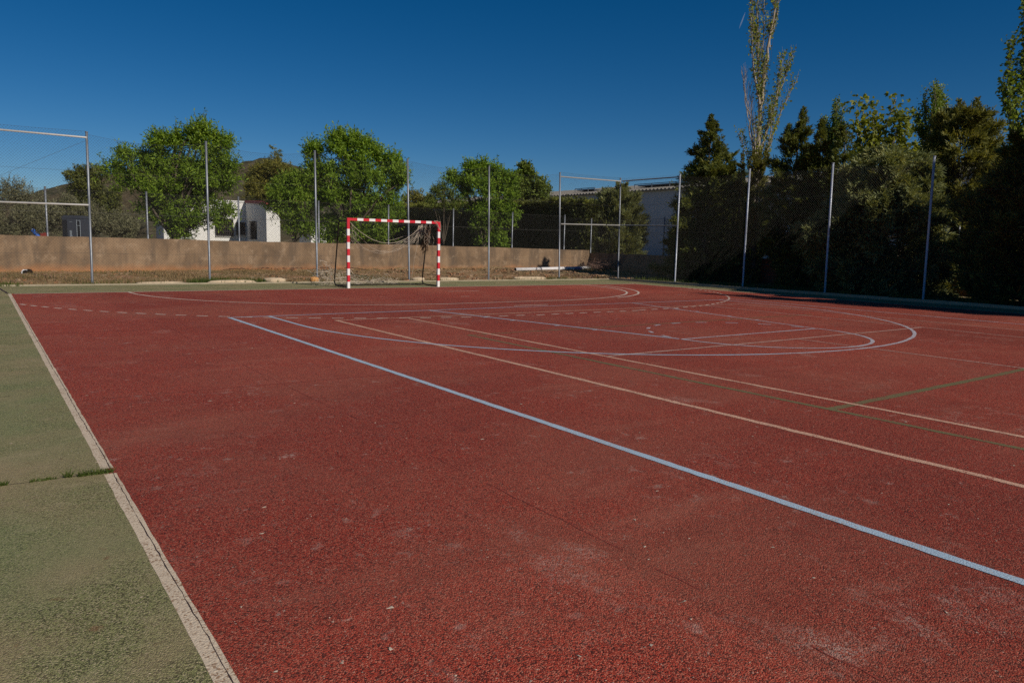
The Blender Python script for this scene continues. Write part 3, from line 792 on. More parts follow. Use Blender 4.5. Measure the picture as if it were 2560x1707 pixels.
def uvz(base, u, v, z):
    u, v, z = np.broadcast_arrays(np.asarray(u, float), np.asarray(v, float), np.asarray(z, float))
    return np.stack([base[0]+RT2[0]*u+FW2[0]*v, base[1]+RT2[1]*u+FW2[1]*v, z], -1)

def limb(mb, a, b, r0, r1, bend=.15, n=6):
    a, b = np.array(a), np.array(b); t = np.linspace(0, 1, n)[:, None]
    p = a+(b-a)*t; L = np.linalg.norm(b-a)
    p += (rng.standard_normal(3)*bend*L)*np.sin(PI*t)*.4 + np.array([0,0,1.])*np.sin(PI*t)*L*.08
    mb.tube(p, np.linspace(r0, r1, n), 6)

def crown_tree(name, label, cat, base, blobs, mats, ll=.13, lw=.04, dens=1., trunk_r=.14, fork=1.2, shoot=.45, up=.7, nleaf=9, clump=.42, group=None, bark='bark', seed=1, spread=1.):
    """blobs: (across, height, half width, half height) as seen, each given a matching depth"""
    r = np.random.default_rng(seed)
    t = thing(name, label, cat, (*base[:2], base[2]), group)
    wood = MB(); lf = MB()
    b0 = np.array(base, float)
    fk = b0+np.array([0, 0, fork])
    wood.tube([b0-np.array([0,0,.1]), b0+np.array([.04,.02,fork*.5]), fk], [trunk_r*1.15, trunk_r, trunk_r*.85], 9)
    for (u, z, rx, rz) in blobs:
        ry = (rx+rz)/2
        v0 = (r.random()-.5)*1.2*min(1.5, ry)
        c = uvz(base, u, v0, z)
        limb(wood, fk, c, trunk_r*.5, trunk_r*.16)
        nc = max(4, int(9*(rx*rz*ry)**.5/clump*1.05))
        d = nrm(r.standard_normal((nc, 3))); rad = .9*r.random(nc)**.45
        cc = c + np.stack([RT2[0]*d[:,0]*rx*rad+FW2[0]*d[:,1]*ry*rad, RT2[1]*d[:,0]*rx*rad+FW2[1]*d[:,1]*ry*rad, d[:,2]*rz*rad], -1)
        for q in cc[:max(3, nc//4)]: limb(wood, c, q, trunk_r*.14, .012, n=4)
        ns = int(17*dens)
        k = np.repeat(np.arange(nc), ns)
        off = nrm(r.standard_normal((nc*ns, 3)))*(r.random(nc*ns)**.5)[:, None]*clump*.62
        P = cc[k]+off
        D = nrm((P-c)*.9/max(rx, .3) + off*.9 + np.array([0,0,up]) + r.standard_normal((nc*ns, 3))*.35)
        L = shoot*(.5+.8*r.random(nc*ns))
        shoots(lf, P, D, L, nleaf, ll, lw, spread, r=r, out=nrm(P-c))
        m = int(7+5*rx*rz/max(clump, .3)**1.2)
        d = nrm(r.standard_normal((m, 3))+np.array([0, 0, .35]))
        P = c + np.stack([RT2[0]*d[:,0]*rx+FW2[0]*d[:,1]*ry, RT2[1]*d[:,0]*rx+FW2[1]*d[:,1]*ry, d[:,2]*rz], -1)*.86
        D = nrm(P-c + np.array([0, 0, .55])*max(rx, .4) + r.standard_normal((m, 3))*.2)
        L = shoot*(1.0+1.05*r.random(m)**1.5)
        shoots(lf, P, D, L, int(nleaf*2.2), ll*1.05, lw*1.05, .8, r=r, out=nrm(P-c))
        for a_, b_ in zip(P, P+D*L[:, None]): wood.tube([a_-D[0]*0, (a_+b_)/2, b_], [.012, .008, .004], 4, caps=False)
    child_at(wood.build('trunk', M[bark], t, True), t)
    child_at(lf.build('crown', mats, t), t)
    return t

def sprays(mb, P, D, L, n=9, lw=.035, r=None, flat=True, mi=0):
    """feathery cypress sprays: little leaflets to either side of an axis"""
    r = r or rng; N_ = len(P)
    side = nrm(np.cross(D, nrm(r.standard_normal((N_, 3)))))
    t = np.tile(np.linspace(.0, 1., n), N_); k = np.repeat(np.arange(N_), n)
    sg = np.tile(np.where(np.arange(n) % 2, 1., -1.), N_)
    base = P[k]+D[k]*(L[k]*t*.8)[:, None]
    d = nrm(D[k]*.8 + side[k]*(sg*(.75-.5*t))[:, None] + r.standard_normal((N_*n, 3))*.22)
    ln = L[k]*(.62-.28*t)*(.7+.6*r.random(N_*n))
    nn = np.cross(D[k], side[k]); nn = nrm(nn*np.where(nn[:, 2:] < 0, -1, 1)+r.standard_normal((N_*n, 3))*.35 + D[k]*.9 + np.array([0, 0, .3]))
    V, F = leaf_quads(base, d, nn, ln, lw*(.7+.6*r.random(N_*n)))
    mb.add(V, F, mi)

def conifer(name, label, cat, base, h, prof, mats, n=1500, slen=.36, up=.35, lw=.042, clumps=60, cl_r=.34, seed=1, group=None, lean=(0, 0), z0=0., trunk_r=.12, lob=.18, tips=(), droop=0., share=.6):
    """prof: (height fraction, radius) pairs; tips: (across, away, height, radius, length) leaders breaking the outline"""
    r = np.random.default_rng(seed); base = np.array(base, float)
    t = thing(name, label, cat, tuple(base), group); lf = MB(); wood = MB()
    zf = np.array([p[0] for p in prof]); rf = np.array([p[1] for p in prof])
    zz = np.linspace(zf[0], zf[-1], 200); cdf = np.cumsum(np.interp(zz, zf, rf)+.22); cdf /= cdf[-1]
    ph = r.random(4)*6
    def R(f, az): return np.interp(f, zf, rf)*(1+lob*np.sin(3*az+ph[0]+f*9)+lob*.7*np.sin(5*az+ph[1]-f*14)+lob*.5*np.sin(2*az+f*23+ph[2]))
    def pts(m, lo, hi):
        f = np.interp(r.random(m), cdf, zz); az = r.random(m)*2*PI
        rad = R(f, az)*(lo+(hi-lo)*r.random(m))
        P = np.column_stack([base[0]+lean[0]*f+np.cos(az)*rad, base[1]+lean[1]*f+np.sin(az)*rad, base[2]+f*h])
        return P, az, f
    def axis(az, m): return nrm(np.column_stack([np.cos(az), np.sin(az), np.full(m, up)])+r.standard_normal((m, 3))*.28)
    n = int(n*2.1); lw = lw*.85
    # boughs
    C_, az, f = pts(clumps, .55, .98)
    for i in range(clumps):
        m = int(n*share/clumps)
        d0 = axis(az[i:i+1], 1)[0]
        q = r.random(m)
        size = cl_r*(.7+.6*r.random())*min(1., np.interp(f[i], zf, rf)/.5+.25)
        P = C_[i] + d0*((q-.35)*1.5*size)[:, None] + nrm(r.standard_normal((m, 3)))*(size*.55*(1.05-q)*r.random(m))[:, None]
        P[:, 2] -= droop*q**2*size
        D = nrm(d0+r.standard_normal((m, 3))*.45+np.array([0, 0, up*.4]))
        sprays(lf, P, D, slen*(.6+.6*r.random(m))*min(1., .4+np.interp(f[i], zf, rf)*.7), 9, lw, r)
        a = np.array([base[0]+lean[0]*f[i], base[1]+lean[1]*f[i], C_[i][2]-.25*np.hypot(*(C_[i][:2]-base[:2]))])
        if i % 2 == 0: wood.tube([a, (a+C_[i])/2+np.array([0,0,-.03]), C_[i]], [.03, .02, .008], 5)
    m = int(n*(1-share)); P, az, f = pts(m, .35, .92)
    sprays(lf, P, axis(az, m), slen*(.6+.6*r.random(m))*np.minimum(1., .35+np.interp(f, zf, rf)*.7), 9, lw, r)
    for (u, v, z, rad, ln) in tips:
        m = int(60+ln*130); q = r.random(m)
        c = uvz(base, u, v, 0)
        P = np.column_stack([c[0]+r.standard_normal(m)*rad*(1-q)*.8, c[1]+r.standard_normal(m)*rad*(1-q)*.8, z-ln+ln*.92*q])
        az = np.arctan2(P[:,1]-c[1], P[:,0]-c[0])
        D = nrm(np.column_stack([np.cos(az)*.6, np.sin(az)*.6, np.full(m, .9)])+r.standard_normal((m, 3))*.2)
        sprays(lf, P, D, slen*(.35+.5*r.random(m))*(1.05-.5*q), 8, lw*.85, r)
        wood.tube([(c[0], c[1], z-ln*1.2), (c[0], c[1], z-.05)], [.02, .006], 5)
    wood.tube([base-np.array([0,0,.1]), base+np.array([lean[0]*.5, lean[1]*.5, h*.5]), base+np.array([lean[0], lean[1], h*.97])], [trunk_r, trunk_r*.6, .01], 8)
    child_at(wood.build('trunk', M['bark'], t, True), t)
    child_at(lf.build('crown', mats, t), t)
    return t

# ------------------------------------------------------------------ trees behind the wall
def wz(lst, cx, sc, z0): return [((a-cx)*sc, z0-b*sc, max(.15, c*sc-.16), max(.15, d*sc-.16)) for a, b, c, d in lst]
crown_tree('almond_tree', 'broad tall leafy green tree hiding the left part of the white house', 'tree', (-2.3, 20.97, .45),
    wz([(180,620,120,95),(330,480,120,90),(480,500,150,120),(700,370,130,110),(760,260,60,60),(970,330,120,100),(980,240,45,50),(1180,190,80,70),(1290,110,40,50),(1240,300,90,80),(1400,230,90,80),(1450,370,130,70),(1560,280,70,60),(1500,520,130,100),(1640,560,80,60),(1590,690,120,90),
        (1300,600,230,190),(1000,600,260,190),(700,620,260,190),(400,680,230,150),(500,850,260,140),(800,850,260,160),(1150,850,260,170),(1480,800,190,110),(1000,1050,280,150),(650,1060,220,110),(1300,1010,150,80),(1560,1130,80,35),(1440,1200,40,30),(950,1250,230,130),(720,1240,150,90),(1000,1420,130,70),(1180,1230,120,90)], 880, .00413, 7.30),
    [M['almond']], .155, .052, 1.75, .16, .9, .5, seed=11)
crown_tree('almond_tree', 'leafy green tree standing directly behind the goal', 'tree', (5.28, 15.53, .45),
    wz([(985,330,50,70),(960,370,60,40),(1150,260,60,80),(1210,250,55,70),(1300,250,45,80),(1360,310,45,60),(1180,360,120,100),(1420,300,45,50),(1480,350,60,60),(1560,440,90,60),(1640,420,60,35),(1600,520,110,70),(1680,500,50,30),(1640,620,110,80),(1720,570,50,30),(1330,480,190,140),(1070,520,130,120),(950,500,50,40),(1450,620,180,130),(1200,680,200,140),(1050,760,150,120),(1400,800,200,110),(1600,760,110,80),(1300,940,170,110),(1480,950,110,80),(1080,960,110,90),(1580,900,110,80),(1200,1060,140,80),(1400,1060,170,85),(1550,1040,130,85),(1650,890,90,80),(1080,1060,120,75)], 1295, .00594, 7.9),
    [M['almond2']], .15, .05, 1.8, .14, .8, .45, seed=12)
crown_tree('almond_tree', 'low spreading green tree at the right corner of the white house, left of the goal', 'tree', (2.8, 17.2, .45),
    wz([(650,650,80,60),(720,600,90,70),(620,730,75,55),(830,620,80,60),(710,760,120,90),(820,760,110,90),(700,870,80,60),(800,900,120,90),(790,1010,80,60),(880,1010,90,60),(590,830,40,20)], 760, .00594, 7.9),
    [M['almond']], .15, .05, 1.8, .10, .8, .42, seed=13)
crown_tree('almond_tree', 'rounded green tree right of the goal whose lowest branch hangs over the wall', 'tree', (12.75, 14.6, .45),
    wz([(450,290,70,60),(450,230,35,35),(560,240,70,60),(560,210,30,25),(660,240,60,60),(730,290,45,45),(790,310,40,35),(370,340,70,50),(300,310,30,25),(560,370,170,110),(700,420,110,90),(430,450,90,70),(800,430,45,60),(720,540,100,90),(560,560,120,80),(650,660,110,80),(760,640,60,50),(690,770,90,60),(730,840,40,30),(600,830,80,35),(560,690,60,60),(820,600,30,20)], 580, .00657, 6.96),
    [M['almond2']], .15, .05, 1.8, .11, .6, .42, seed=14)
crown_tree('green_tree', 'low dark green bush tree between the goal and the rounded tree, above the hedge', 'tree', (12.9, 19.4, .45),
    wz([(170,430,60,50),(250,390,70,40),(250,470,90,60),(330,460,60,60),(160,500,50,40),(300,540,100,40)], 250, .00719, 7.46),
    [M['broad']], .11, .05, 1.1, .07, .8, .32, seed=15)
crown_tree('green_tree', 'round topped green tree rising behind the clipped hedge', 'tree', (20.2, 20.8, .45),
    wz([(985,240,40,40),(990,300,80,60),(910,330,55,50),(1000,370,120,60),(1100,370,70,60),(1160,410,50,50),(920,410,70,60),(1020,450,170,60),(880,450,50,40),(1130,480,80,40)], 1010, .00813, 8.39),
    [M['broad']], .17, .095, 1.3, .12, 1.2, .4, seed=16)

crown_tree('pine_tree', 'large domed olive brown pine behind the white house', 'pine', (12.3, 49.6, .5),
    wz([(420,530,100,100),(520,470,110,90),(620,450,90,80),(450,650,140,110),(600,580,150,120),(380,640,60,90),(560,700,170,90),(680,520,90,70)], 560, .01095, 12.9),
    [M['pine']], .26, .05, 1.5, .3, 3., .4, clump=.8, up=.5, nleaf=11, seed=17)
crown_tree('pine_tree', 'lower pine with a drooping right side, between the house and the tree behind the goal', 'pine', (15.8, 50.4, .5),
    wz([(740,560,90,60),(800,520,80,50),(800,620,120,90),(860,580,60,50),(720,640,90,70),(880,650,60,60)], 780, .01095, 12.9),
    [M['pine_dark']], .26, .05, 1.5, .25, 2.5, .4, clump=.8, up=.4, nleaf=11, seed=18)
crown_tree('pine_tree', 'dark green tree behind the left edge of the broad almond tree', 'tree', (-3.1, 48.6, .5),
    wz([(660,650,70,50),(740,620,70,50),(840,600,80,40),(700,720,90,60),(820,700,120,70),(680,800,80,50),(800,820,130,70),(640,880,60,40),(720,900,120,60),(850,900,120,70),(700,990,130,60),(840,1000,130,60),(950,930,100,80),(960,800,90,80)], 760, .00938, 12.0),
    [M['pine_dark']], .22, .06, 1.5, .25, 2., .4, clump=.7, up=.5, nleaf=11, seed=19)
conifer('cedar_tree', 'thin pointed cedar top sticking up behind the domed pine', 'cedar', (13.3, 52.5, .5), 9.95,
    [(.2,2.3),(.5,1.9),(.7,1.2),(.82,.65),(.9,.28),(1.,.03)], [M['cypress_blue']], 1700, .5, .05, .05, 70, .55, 21, trunk_r=.2)
crown_tree('olive_tree', 'grey green olive tree above the wall at the left edge', 'olive tree', (-8.4, 33.6, .45),
    [(-2.4,2.9,1.0,.8),(-1.6,3.2,.8,.7),(-.7,3.5,.8,.55),(.1,3.4,.6,.5),(-.4,4.15,.4,.3),(.35,3.95,.35,.3),(1.0,3.6,.5,.28),(-1.1,2.3,1.2,.7),(.3,2.5,1.0,.7),(1.2,2.5,.8,.6),(-2.4,2.0,1.0,.6),(.5,1.6,1.1,.5),(-1.,1.5,1.0,.4)],
    [M['olive']], .13, .03, 1.3, .16, .9, .4, clump=.45, seed=22)
crown_tree('olive_tree', 'low olive bush behind the portable toilet', 'olive tree', (-4.2, 41., .45),
    [(3.0,2.4,.9,.7),(3.6,1.8,1.0,.6),(2.8,1.5,1.0,.5),(-3.2,2.9,1.1,.8),(-2.0,3.0,1.0,.9),(-2.5,2.0,1.4,.8),(-.4,2.6,.9,.7),(.6,2.8,.8,.8),(1.6,2.3,.9,.6),(.4,1.7,1.3,.6),(2.4,1.8,.8,.5),(-1.2,3.6,.6,.5)],
    [M['olive']], .15, .035, 1.3, .16, .9, .42, clump=.5, seed=23)
crown_tree('green_tree', 'distant brownish green tree seen between the tree behind the goal and the hedge', 'tree', (18.4, 33.3, .5),
    [(-.9,3.6,.8,.7),(-.3,4.8,.6,.6),(.4,4.3,.6,.5),(.8,3.9,.5,.5),(.1,3.4,1.0,.5),(1.15,4.6,.2,.3)],
    [M['pine']], .16, .07, 1.3, .14, 1.5, .4, seed=24)

# clipped hedge running away behind the wall
hg = thing('clipped_hedge', 'long dark clipped hedge with a paler fuzzy top behind the wall', 'hedge', (17.4, 22., .4))
A_, B_ = np.array([17.5, 43.]), np.array([17.4, 11.3]); dv = nrm(B_-A_); nv = np.array([dv[1], -dv[0]]); nv = nv if nv[0] < 0 else -nv; LH = np.linalg.norm(B_-A_)
hb = MB(); m = 11000
s_ = rng.random(m)*LH; z_ = .4+3.75*rng.random(m); dep = -.25*rng.random(m)**2+.08*np.sin(s_*2.1)+.06*np.sin(s_*5+z_*3)
P = np.column_stack([A_[0]+dv[0]*s_+nv[0]*dep, A_[1]+dv[1]*s_+nv[1]*dep, z_])
D = nrm(np.column_stack([np.full(m, nv[0]), np.full(m, nv[1]), np.full(m, .25)])+rng.standard_normal((m, 3))*.5)
sprays(hb, P, D, .28*(.6+.6*rng.random(m)), 8, .045)
m = 900; q = 1.4*rng.random(m); z_ = .4+3.45*rng.random(m); P = np.column_stack([B_[0]-nv[0]*q, B_[1]-nv[1]*q, z_])+np.array([*dv, 0])*.1*rng.random(m)[:, None]
sprays(hb, P, nrm(np.column_stack([np.full(m, dv[0]), np.full(m, dv[1]), np.full(m, .3)])+rng.standard_normal((m, 3))*.5), .28*(.6+.6*rng.random(m)), 8, .045)
hb.box((*((A_+B_)/2-nv*.85), 2.1), (LH-.7, 1.1, 3.4), math.atan2(dv[1], dv[0]))
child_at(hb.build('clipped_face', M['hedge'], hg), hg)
hb = MB(); m = 10000
s_ = rng.random(m)*LH; q = rng.random(m)*1.7
z_ = 3.72+.5*(1-s_/LH)+.16*np.sin(s_*1.7)*np.sin(s_*.6)+.15*rng.random(m)
P = np.column_stack([A_[0]+dv[0]*s_-nv[0]*(q-.05), A_[1]+dv[1]*s_-nv[1]*(q-.05), z_])
D = nrm(np.column_stack([nv[0]*(.5-q*.5), nv[1]*(.5-q*.5), np.full(m, 1.)])+rng.standard_normal((m, 3))*.4)
sprays(hb, P, D, .26*(.5+.7*rng.random(m)), 8, .035)
child_at(hb.build('lit_top', M['hedge_lit_top'], hg), hg)

# ------------------------------------------------------------------ trees beyond the right fence
conifer('cypress_bush', 'bushy grey green cypress over the wall corner, in front of the warehouse', 'cypress', (19.65, 10.95, .2), 4.7,
    [(.0,1.0),(.3,1.35),(.55,1.3),(.75,1.05),(.9,.65),(1.,.1)], [M['cypress_blue']], 3400, .40, .75, .042, 90, .42, 31, lob=.14, tips=[(-1.0,.0,4.75,.25,1.0),(-.55,.2,4.65,.22,.9),(.1,-.2,4.5,.25,.9),(.6,0,4.35,.25,.8)])
conifer('conifer_tree', 'dark pointed conifer with spreading branches, right of the warehouse wall', 'conifer', (15.7, 1.3, 0), 7.15,
    [(.0,1.4),(.2,1.6),(.4,1.4),(.55,1.12),(.7,.68),(.82,.36),(.92,.12),(1.,.01)], [M['cypress']], 5200, .36, .22, .045, 150, .45, 32, lob=.2, share=.7, tips=[(0,0,7.2,.14,1.3)])
conifer('conifer_tree', 'conifer standing in the shade close behind the spreading conifer', 'conifer', (17.9, 2.2, 0), 6.0,
    [(.0,1.5),(.3,1.6),(.6,1.0),(.85,.4),(1.,.03)], [M['cypress']], 2400, .42, .4, .05, 70, .45, 44, lob=.18)
conifer('cypress_tree', 'slim dark cypress spire right of the spreading conifer', 'cypress', (16.1, -.15, 0), 5.5,
    [(.0,.42),(.4,.38),(.7,.24),(.9,.09),(1.,.01)], [M['cypress_gold']], 1500, .26, 1.4, .038, 36, .25, 33, lob=.1)
conifer('cypress_tree', 'narrow olive cypress in front of the tall poplar', 'cypress', (16.1, -1.0, 0), 5.35,
    [(.0,.3),(.14,.32),(.3,.6),(.5,.56),(.7,.42),(.88,.22),(1.,.02)], [M['cypress_gold']], 2000, .28, 1.4, .04, 46, .28, 34, lob=.12, tips=[(-.25,0,5.5,.15,.8),(.3,.1,5.6,.15,.8)])
conifer('cypress_tree', 'tall dark cypress just right of the poplar trunk, with a crooked thin tip', 'cypress', (15.7, -3.05, 0), 6.3,
    [(.0,.45),(.13,.5),(.28,1.0),(.4,1.0),(.55,.85),(.75,.60),(.9,.30),(1.,.03)], [M['cypress']], 3600, .36, .5, .046, 100, .4, 35, lob=.2, tips=[(.15,0,6.95,.16,1.2),(-.35,.1,6.3,.2,.8)], share=.7)
conifer('cypress_tree', 'small pointed cypress left of the pale green young poplar', 'cypress', (15.65, -4.05, 0), 6.2,
    [(.0,.8),(.4,.75),(.65,.52),(.85,.22),(1.,.01)], [M['cypress']], 2600, .34, .4, .044, 80, .36, 36, lob=.18, tips=[(.0,0,6.35,.12,.9)])
conifer('cypress_tree', 'dark cypress right behind the pale green young poplar', 'cypress', (15.65, -5.05, 0), 6.0,
    [(.0,.9),(.4,.9),(.65,.7),(.85,.4),(1.,.04)], [M['cypress']], 2600, .34, .5, .044, 80, .36, 37, lob=.2)
conifer('cypress_bush', 'broad blue green cypress with drooping boughs between the two right fence posts', 'cypress', (14.75, -7.2, 0), 5.0,
    [(.0,1.6),(.2,1.95),(.45,1.95),(.65,1.65),(.82,1.2),(.93,.7),(1.,.12)], [M['cypress_blue']], 7600, .42, .1, .045, 190, .52, 38, lob=.16, droop=.5, share=.8)
conifer('cypress_tree', 'large olive brown cypress behind the rightmost fence post, with several tips', 'cypress', (17.9, -8.05, 0), 6.35,
    [(.0,1.45),(.3,1.6),(.55,1.5),(.75,1.22),(.9,.8),(1.,.15)], [M['cypress_gold']], 6200, .40, .5, .045, 150, .45, 39, lob=.16, share=.75, tips=[(-.78,0,6.35,.25,1.0),(-.1,.1,6.8,.25,1.1),(.45,0,6.85,.26,1.1),(.92,.1,6.35,.25,.9)])
conifer('cypress_tree', 'dark cypress at the right edge of the photo', 'cypress', (14.2, -11.9, 0), 4.9,
    [(.0,1.4),(.3,1.5),(.55,1.35),(.8,.9),(.93,.5),(1.,.08)], [M['cypress']], 5200, .40, .6, .046, 130, .45, 40, lob=.18, share=.7, tips=[(.1,0,5.2,.2,.9)])
for x_, y_, h_, lb_ in ((13.7,-14.3,7.4,'cypress of the right hand row just outside the right edge'), (13.5,-17.0,8.4,'second cypress beyond the right edge of the photo'), (13.5,-20.,8.8,'third cypress beyond the right edge of the photo'), (13.6,-23.5,9.,'fourth cypress beyond the right edge of the photo')):
    conifer('cypress_tree', lb_, 'cypress', (x_, y_, 0), h_, [(.0,1.4),(.3,1.5),(.6,1.25),(.85,.7),(1.,.08)], [M['cypress']], 2200, .6, .6, .10, 80, .5, int(41-y_), lob=.18)
conifer('cypress_tree', 'very tall dark spire far beyond the right edge of the photo', 'cypress', (13.7, -27.6, 0), 16.6, [(.0,1.0),(.3,1.15),(.6,1.0),(.85,.5),(1.,.05)], [M['cypress']], 2600, .6, 1.2, .09, 90, .5, 99, lob=.18)

def poplar(name, label, base, limbs, leafy, mats, ll, lw, nl, seed, side=5, tw=1., bark='bark_pale'):
    """limbs: lists of (across, away, height, radius); leafy: how densely each limb carries leaves"""
    r = np.random.default_rng(seed); t = thing(name, label, 'poplar', base); wood = MB(); lf = MB(); b = np.array(base, float)
    for li, (pts, dn) in enumerate(zip(limbs, leafy)):
        pts = np.array(pts, float); k = len(pts)
        tt = np.linspace(0, 1, 4*k); pi = np.linspace(0, 1, k)
        Q = np.column_stack([np.interp(tt, pi, pts[:, j]) for j in range(4)])
        w3 = uvz(base, Q[:, 0]+r.standard_normal(len(Q))*.025, Q[:, 1]+r.standard_normal(len(Q))*.025, Q[:, 2])
        wood.tube(w3, np.maximum(Q[:, 3], .006), 7)
        L = np.linalg.norm(w3[-1]-w3[0])
        for s_ in range(int(side*L)):
            f = .12+.88*r.random(); i = min(int(f*(len(w3)-1)), len(w3)-2)
            p = w3[i]+(w3[i+1]-w3[i])*r.random(); az = r.random()*2*PI; ln = tw*(.35+.9*r.random())*(1.15-.5*f)
            q = p+np.array([math.cos(az)*.26*ln, math.sin(az)*.26*ln, ln*.9]); mid = (p+q)/2+np.array([math.cos(az), math.sin(az), -.3])*.06*ln
            wood.tube([p, mid, q], [.010, .008, .004], 4, caps=False)
            if r.random() < dn:
                m = max(2, int(nl*ln)); u = r.random(m)[:, None]
                P = p+(q-p)*u+r.standard_normal((m, 3))*.075
                V, F = leaf_quads(P, nrm(r.standard_normal((m, 3))+np.array([0, 0, -.2])), nrm(r.standard_normal((m, 3))), ll*(.6+.8*r.random(m)), lw*(.6+.8*r.random(m)))
                lf.add(V, F)
    child_at(wood.build('trunk', M[bark], t, True), t); child_at(lf.build('crown', mats, t), t)
    return t
poplar('poplar_tree', 'very tall thin leaved poplar rising out of the top of the photo', (22.56, 3.99, .0),
    [[(0,0,0,.17),(0,0,4,.14),(-.02,0,6.5,.12),(.0,0,8,.10),(.08,.05,9.6,.085),(.25,.1,11.6,.06),(.45,.1,13.6,.04),(.6,.1,15.6,.012)],
     [(0,0,8.2,.08),(-.12,.1,9.6,.06),(-.28,.1,11.6,.045),(-.42,.1,13.4,.03),(-.5,.1,15.,.01)],
     [(-.04,0,8.8,.05),(-.4,-.1,10.0,.04),(-.62,-.1,11.4,.03),(-.8,-.15,13.1,.012)],
     [(-.3,.1,11.4,.035),(-.55,.2,12.6,.025),(-.7,.2,14.4,.01)],
     [(.05,0,9.0,.05),(.06,.2,10.6,.035),(.0,.25,12.2,.02),(-.05,.3,14.2,.008)],
     [(.25,.1,11.6,.04),(.5,.2,12.8,.03),(.75,.2,14.4,.01)],
     [(0,0,5.6,.06),(.45,.2,7.4,.045),(.95,.3,9.2,.03),(1.3,.3,10.4,.02),(1.55,.3,11.3,.008)],
     [(.02,0,6.3,.05),(.5,-.2,8.0,.035),(.75,-.25,9.4,.025),(.9,-.3,11.1,.008)],
     [(0,0,5.2,.05),(.6,.1,6.8,.035),(1.2,.2,8.6,.02),(1.75,.2,9.9,.006)],
     [(.02,0,4.6,.05),(.4,-.2,6.2,.035),(.55,-.2,7.4,.025),(.62,-.2,8.6,.01)],
     [(-.02,0,6.0,.045),(-.35,.1,7.4,.035),(-.62,.1,8.8,.02),(-1.0,.1,10.3,.005)],
     [(-.02,0,5.6,.04),(-.45,-.1,7.2,.03),(-.8,-.1,8.8,.018),(-.95,-.1,10.5,.005)],
     [(-.1,0,6.4,.035),(-.35,.2,8.2,.025),(-.55,.2,9.8,.006)],
     [(-.02,0,5.0,.04),(-.5,.1,6.2,.025),(-.85,.1,6.9,.012),(-1.05,.1,7.4,.005)],
     [(0,0,4.6,.04),(-.2,-.2,6.4,.03),(-.3,-.2,7.8,.01)],
     [(0,0,4.2,.05),(.3,.2,5.6,.04),(.8,.2,7.2,.015)], [(0,0,3.8,.05),(-.25,.2,5.4,.03),(-.5,.2,6.6,.01)]],
    [.95,.9,1.,.95,.5,1.,.95,.95,.6,.8,.03,.0,.0,.5,.35,.6,.4], [M['poplar']], .125, .095, 13, 51, 9)
poplar('poplar_tree', 'young pale green poplar of close upright shoots between two cypresses', (18.22, -2.9, 0),
    [[(0,0,0,.06),(0,0,3.5,.045),(0,0,5.2,.035),(.05,0,6.4,.02),(.05,0,7.35,.006)]] + [[(0,0,4.4+.12*i,.02),(.5*math.sin(i*2.4)*.55,.3*math.cos(i*2.4),5.6+.1*(i % 4),.014),(.5*math.sin(i*2.4),.35*math.cos(i*2.4),6.25+.22*(i % 5),.004)] for i in range(10)],
    [.9]+[1.]*10, [M['poplar_green']], .085, .06, 75, 52, 15, tw=.42)
poplar('poplar_tree', 'cluster of thin upright poplar shoots above the blue green cypress bush', (18.23, -7.0, 0),
    [[(0,0,0,.06),(0,0,3.5,.045),(-.05,0,5.6,.03),(-.1,0,7.3,.005)]] + [[(0,0,4.2,.02),(x_*.7,.2*math.sin(x_*9),5.6,.014),(x_,.25*math.sin(x_*9),h_,.004)] for x_, h_ in ((-.42,7.15),(-.28,7.35),(-.6,6.4),(.08,7.3),(.22,7.2),(.3,6.9),(.02,6.9),(.42,6.5),(-.7,5.9),(.55,6.5))],
    [.9]+[1.]*10, [M['poplar_green']], .08, .06, 75, 53, 15, tw=.40)
r11 = poplar('poplar_tree', 'tall poplar at the top right corner, mostly outside the photo', (24.3, -8.0, 0),
    [[(0,0,0,.16),(0,0,4,.13),(.05,0,8,.1),(.1,0,12,.05),(.1,0,14,.01)],
     [(0,0,4.,.06),(-.35,0,6.,.045),(-.7,0,8.2,.03),(-.9,0,10.4,.008)], [(0,0,3.6,.06),(-.5,.1,5.2,.045),(-1.0,.1,6.8,.03),(-1.3,.1,8.4,.008)],
     [(0,0,3.4,.05),(-.6,-.1,4.8,.035),(-1.15,-.1,6.0,.02),(-1.35,-.1,7.0,.006)], [(0,0,4.8,.05),(-.3,.3,7.,.04),(-.5,.3,9.,.02),(-.6,.3,11.4,.006)],
     [(0,0,5.,.05),(.3,.2,8,.04),(.5,.2,11,.01)], [(0,0,4.,.05),(.6,-.2,7,.04),(.9,-.2,10,.01)], [(0,0,3.,.05),(-.45,.2,4.6,.03),(-.8,.2,5.6,.01)]],
    [.9,1.,1.,1.,1.,.9,.9,.8], [M['poplar_green']], .13, .105, 30, 54, 8, bark='bark'); r11.scale = (1.14, 1.14, 1.14)

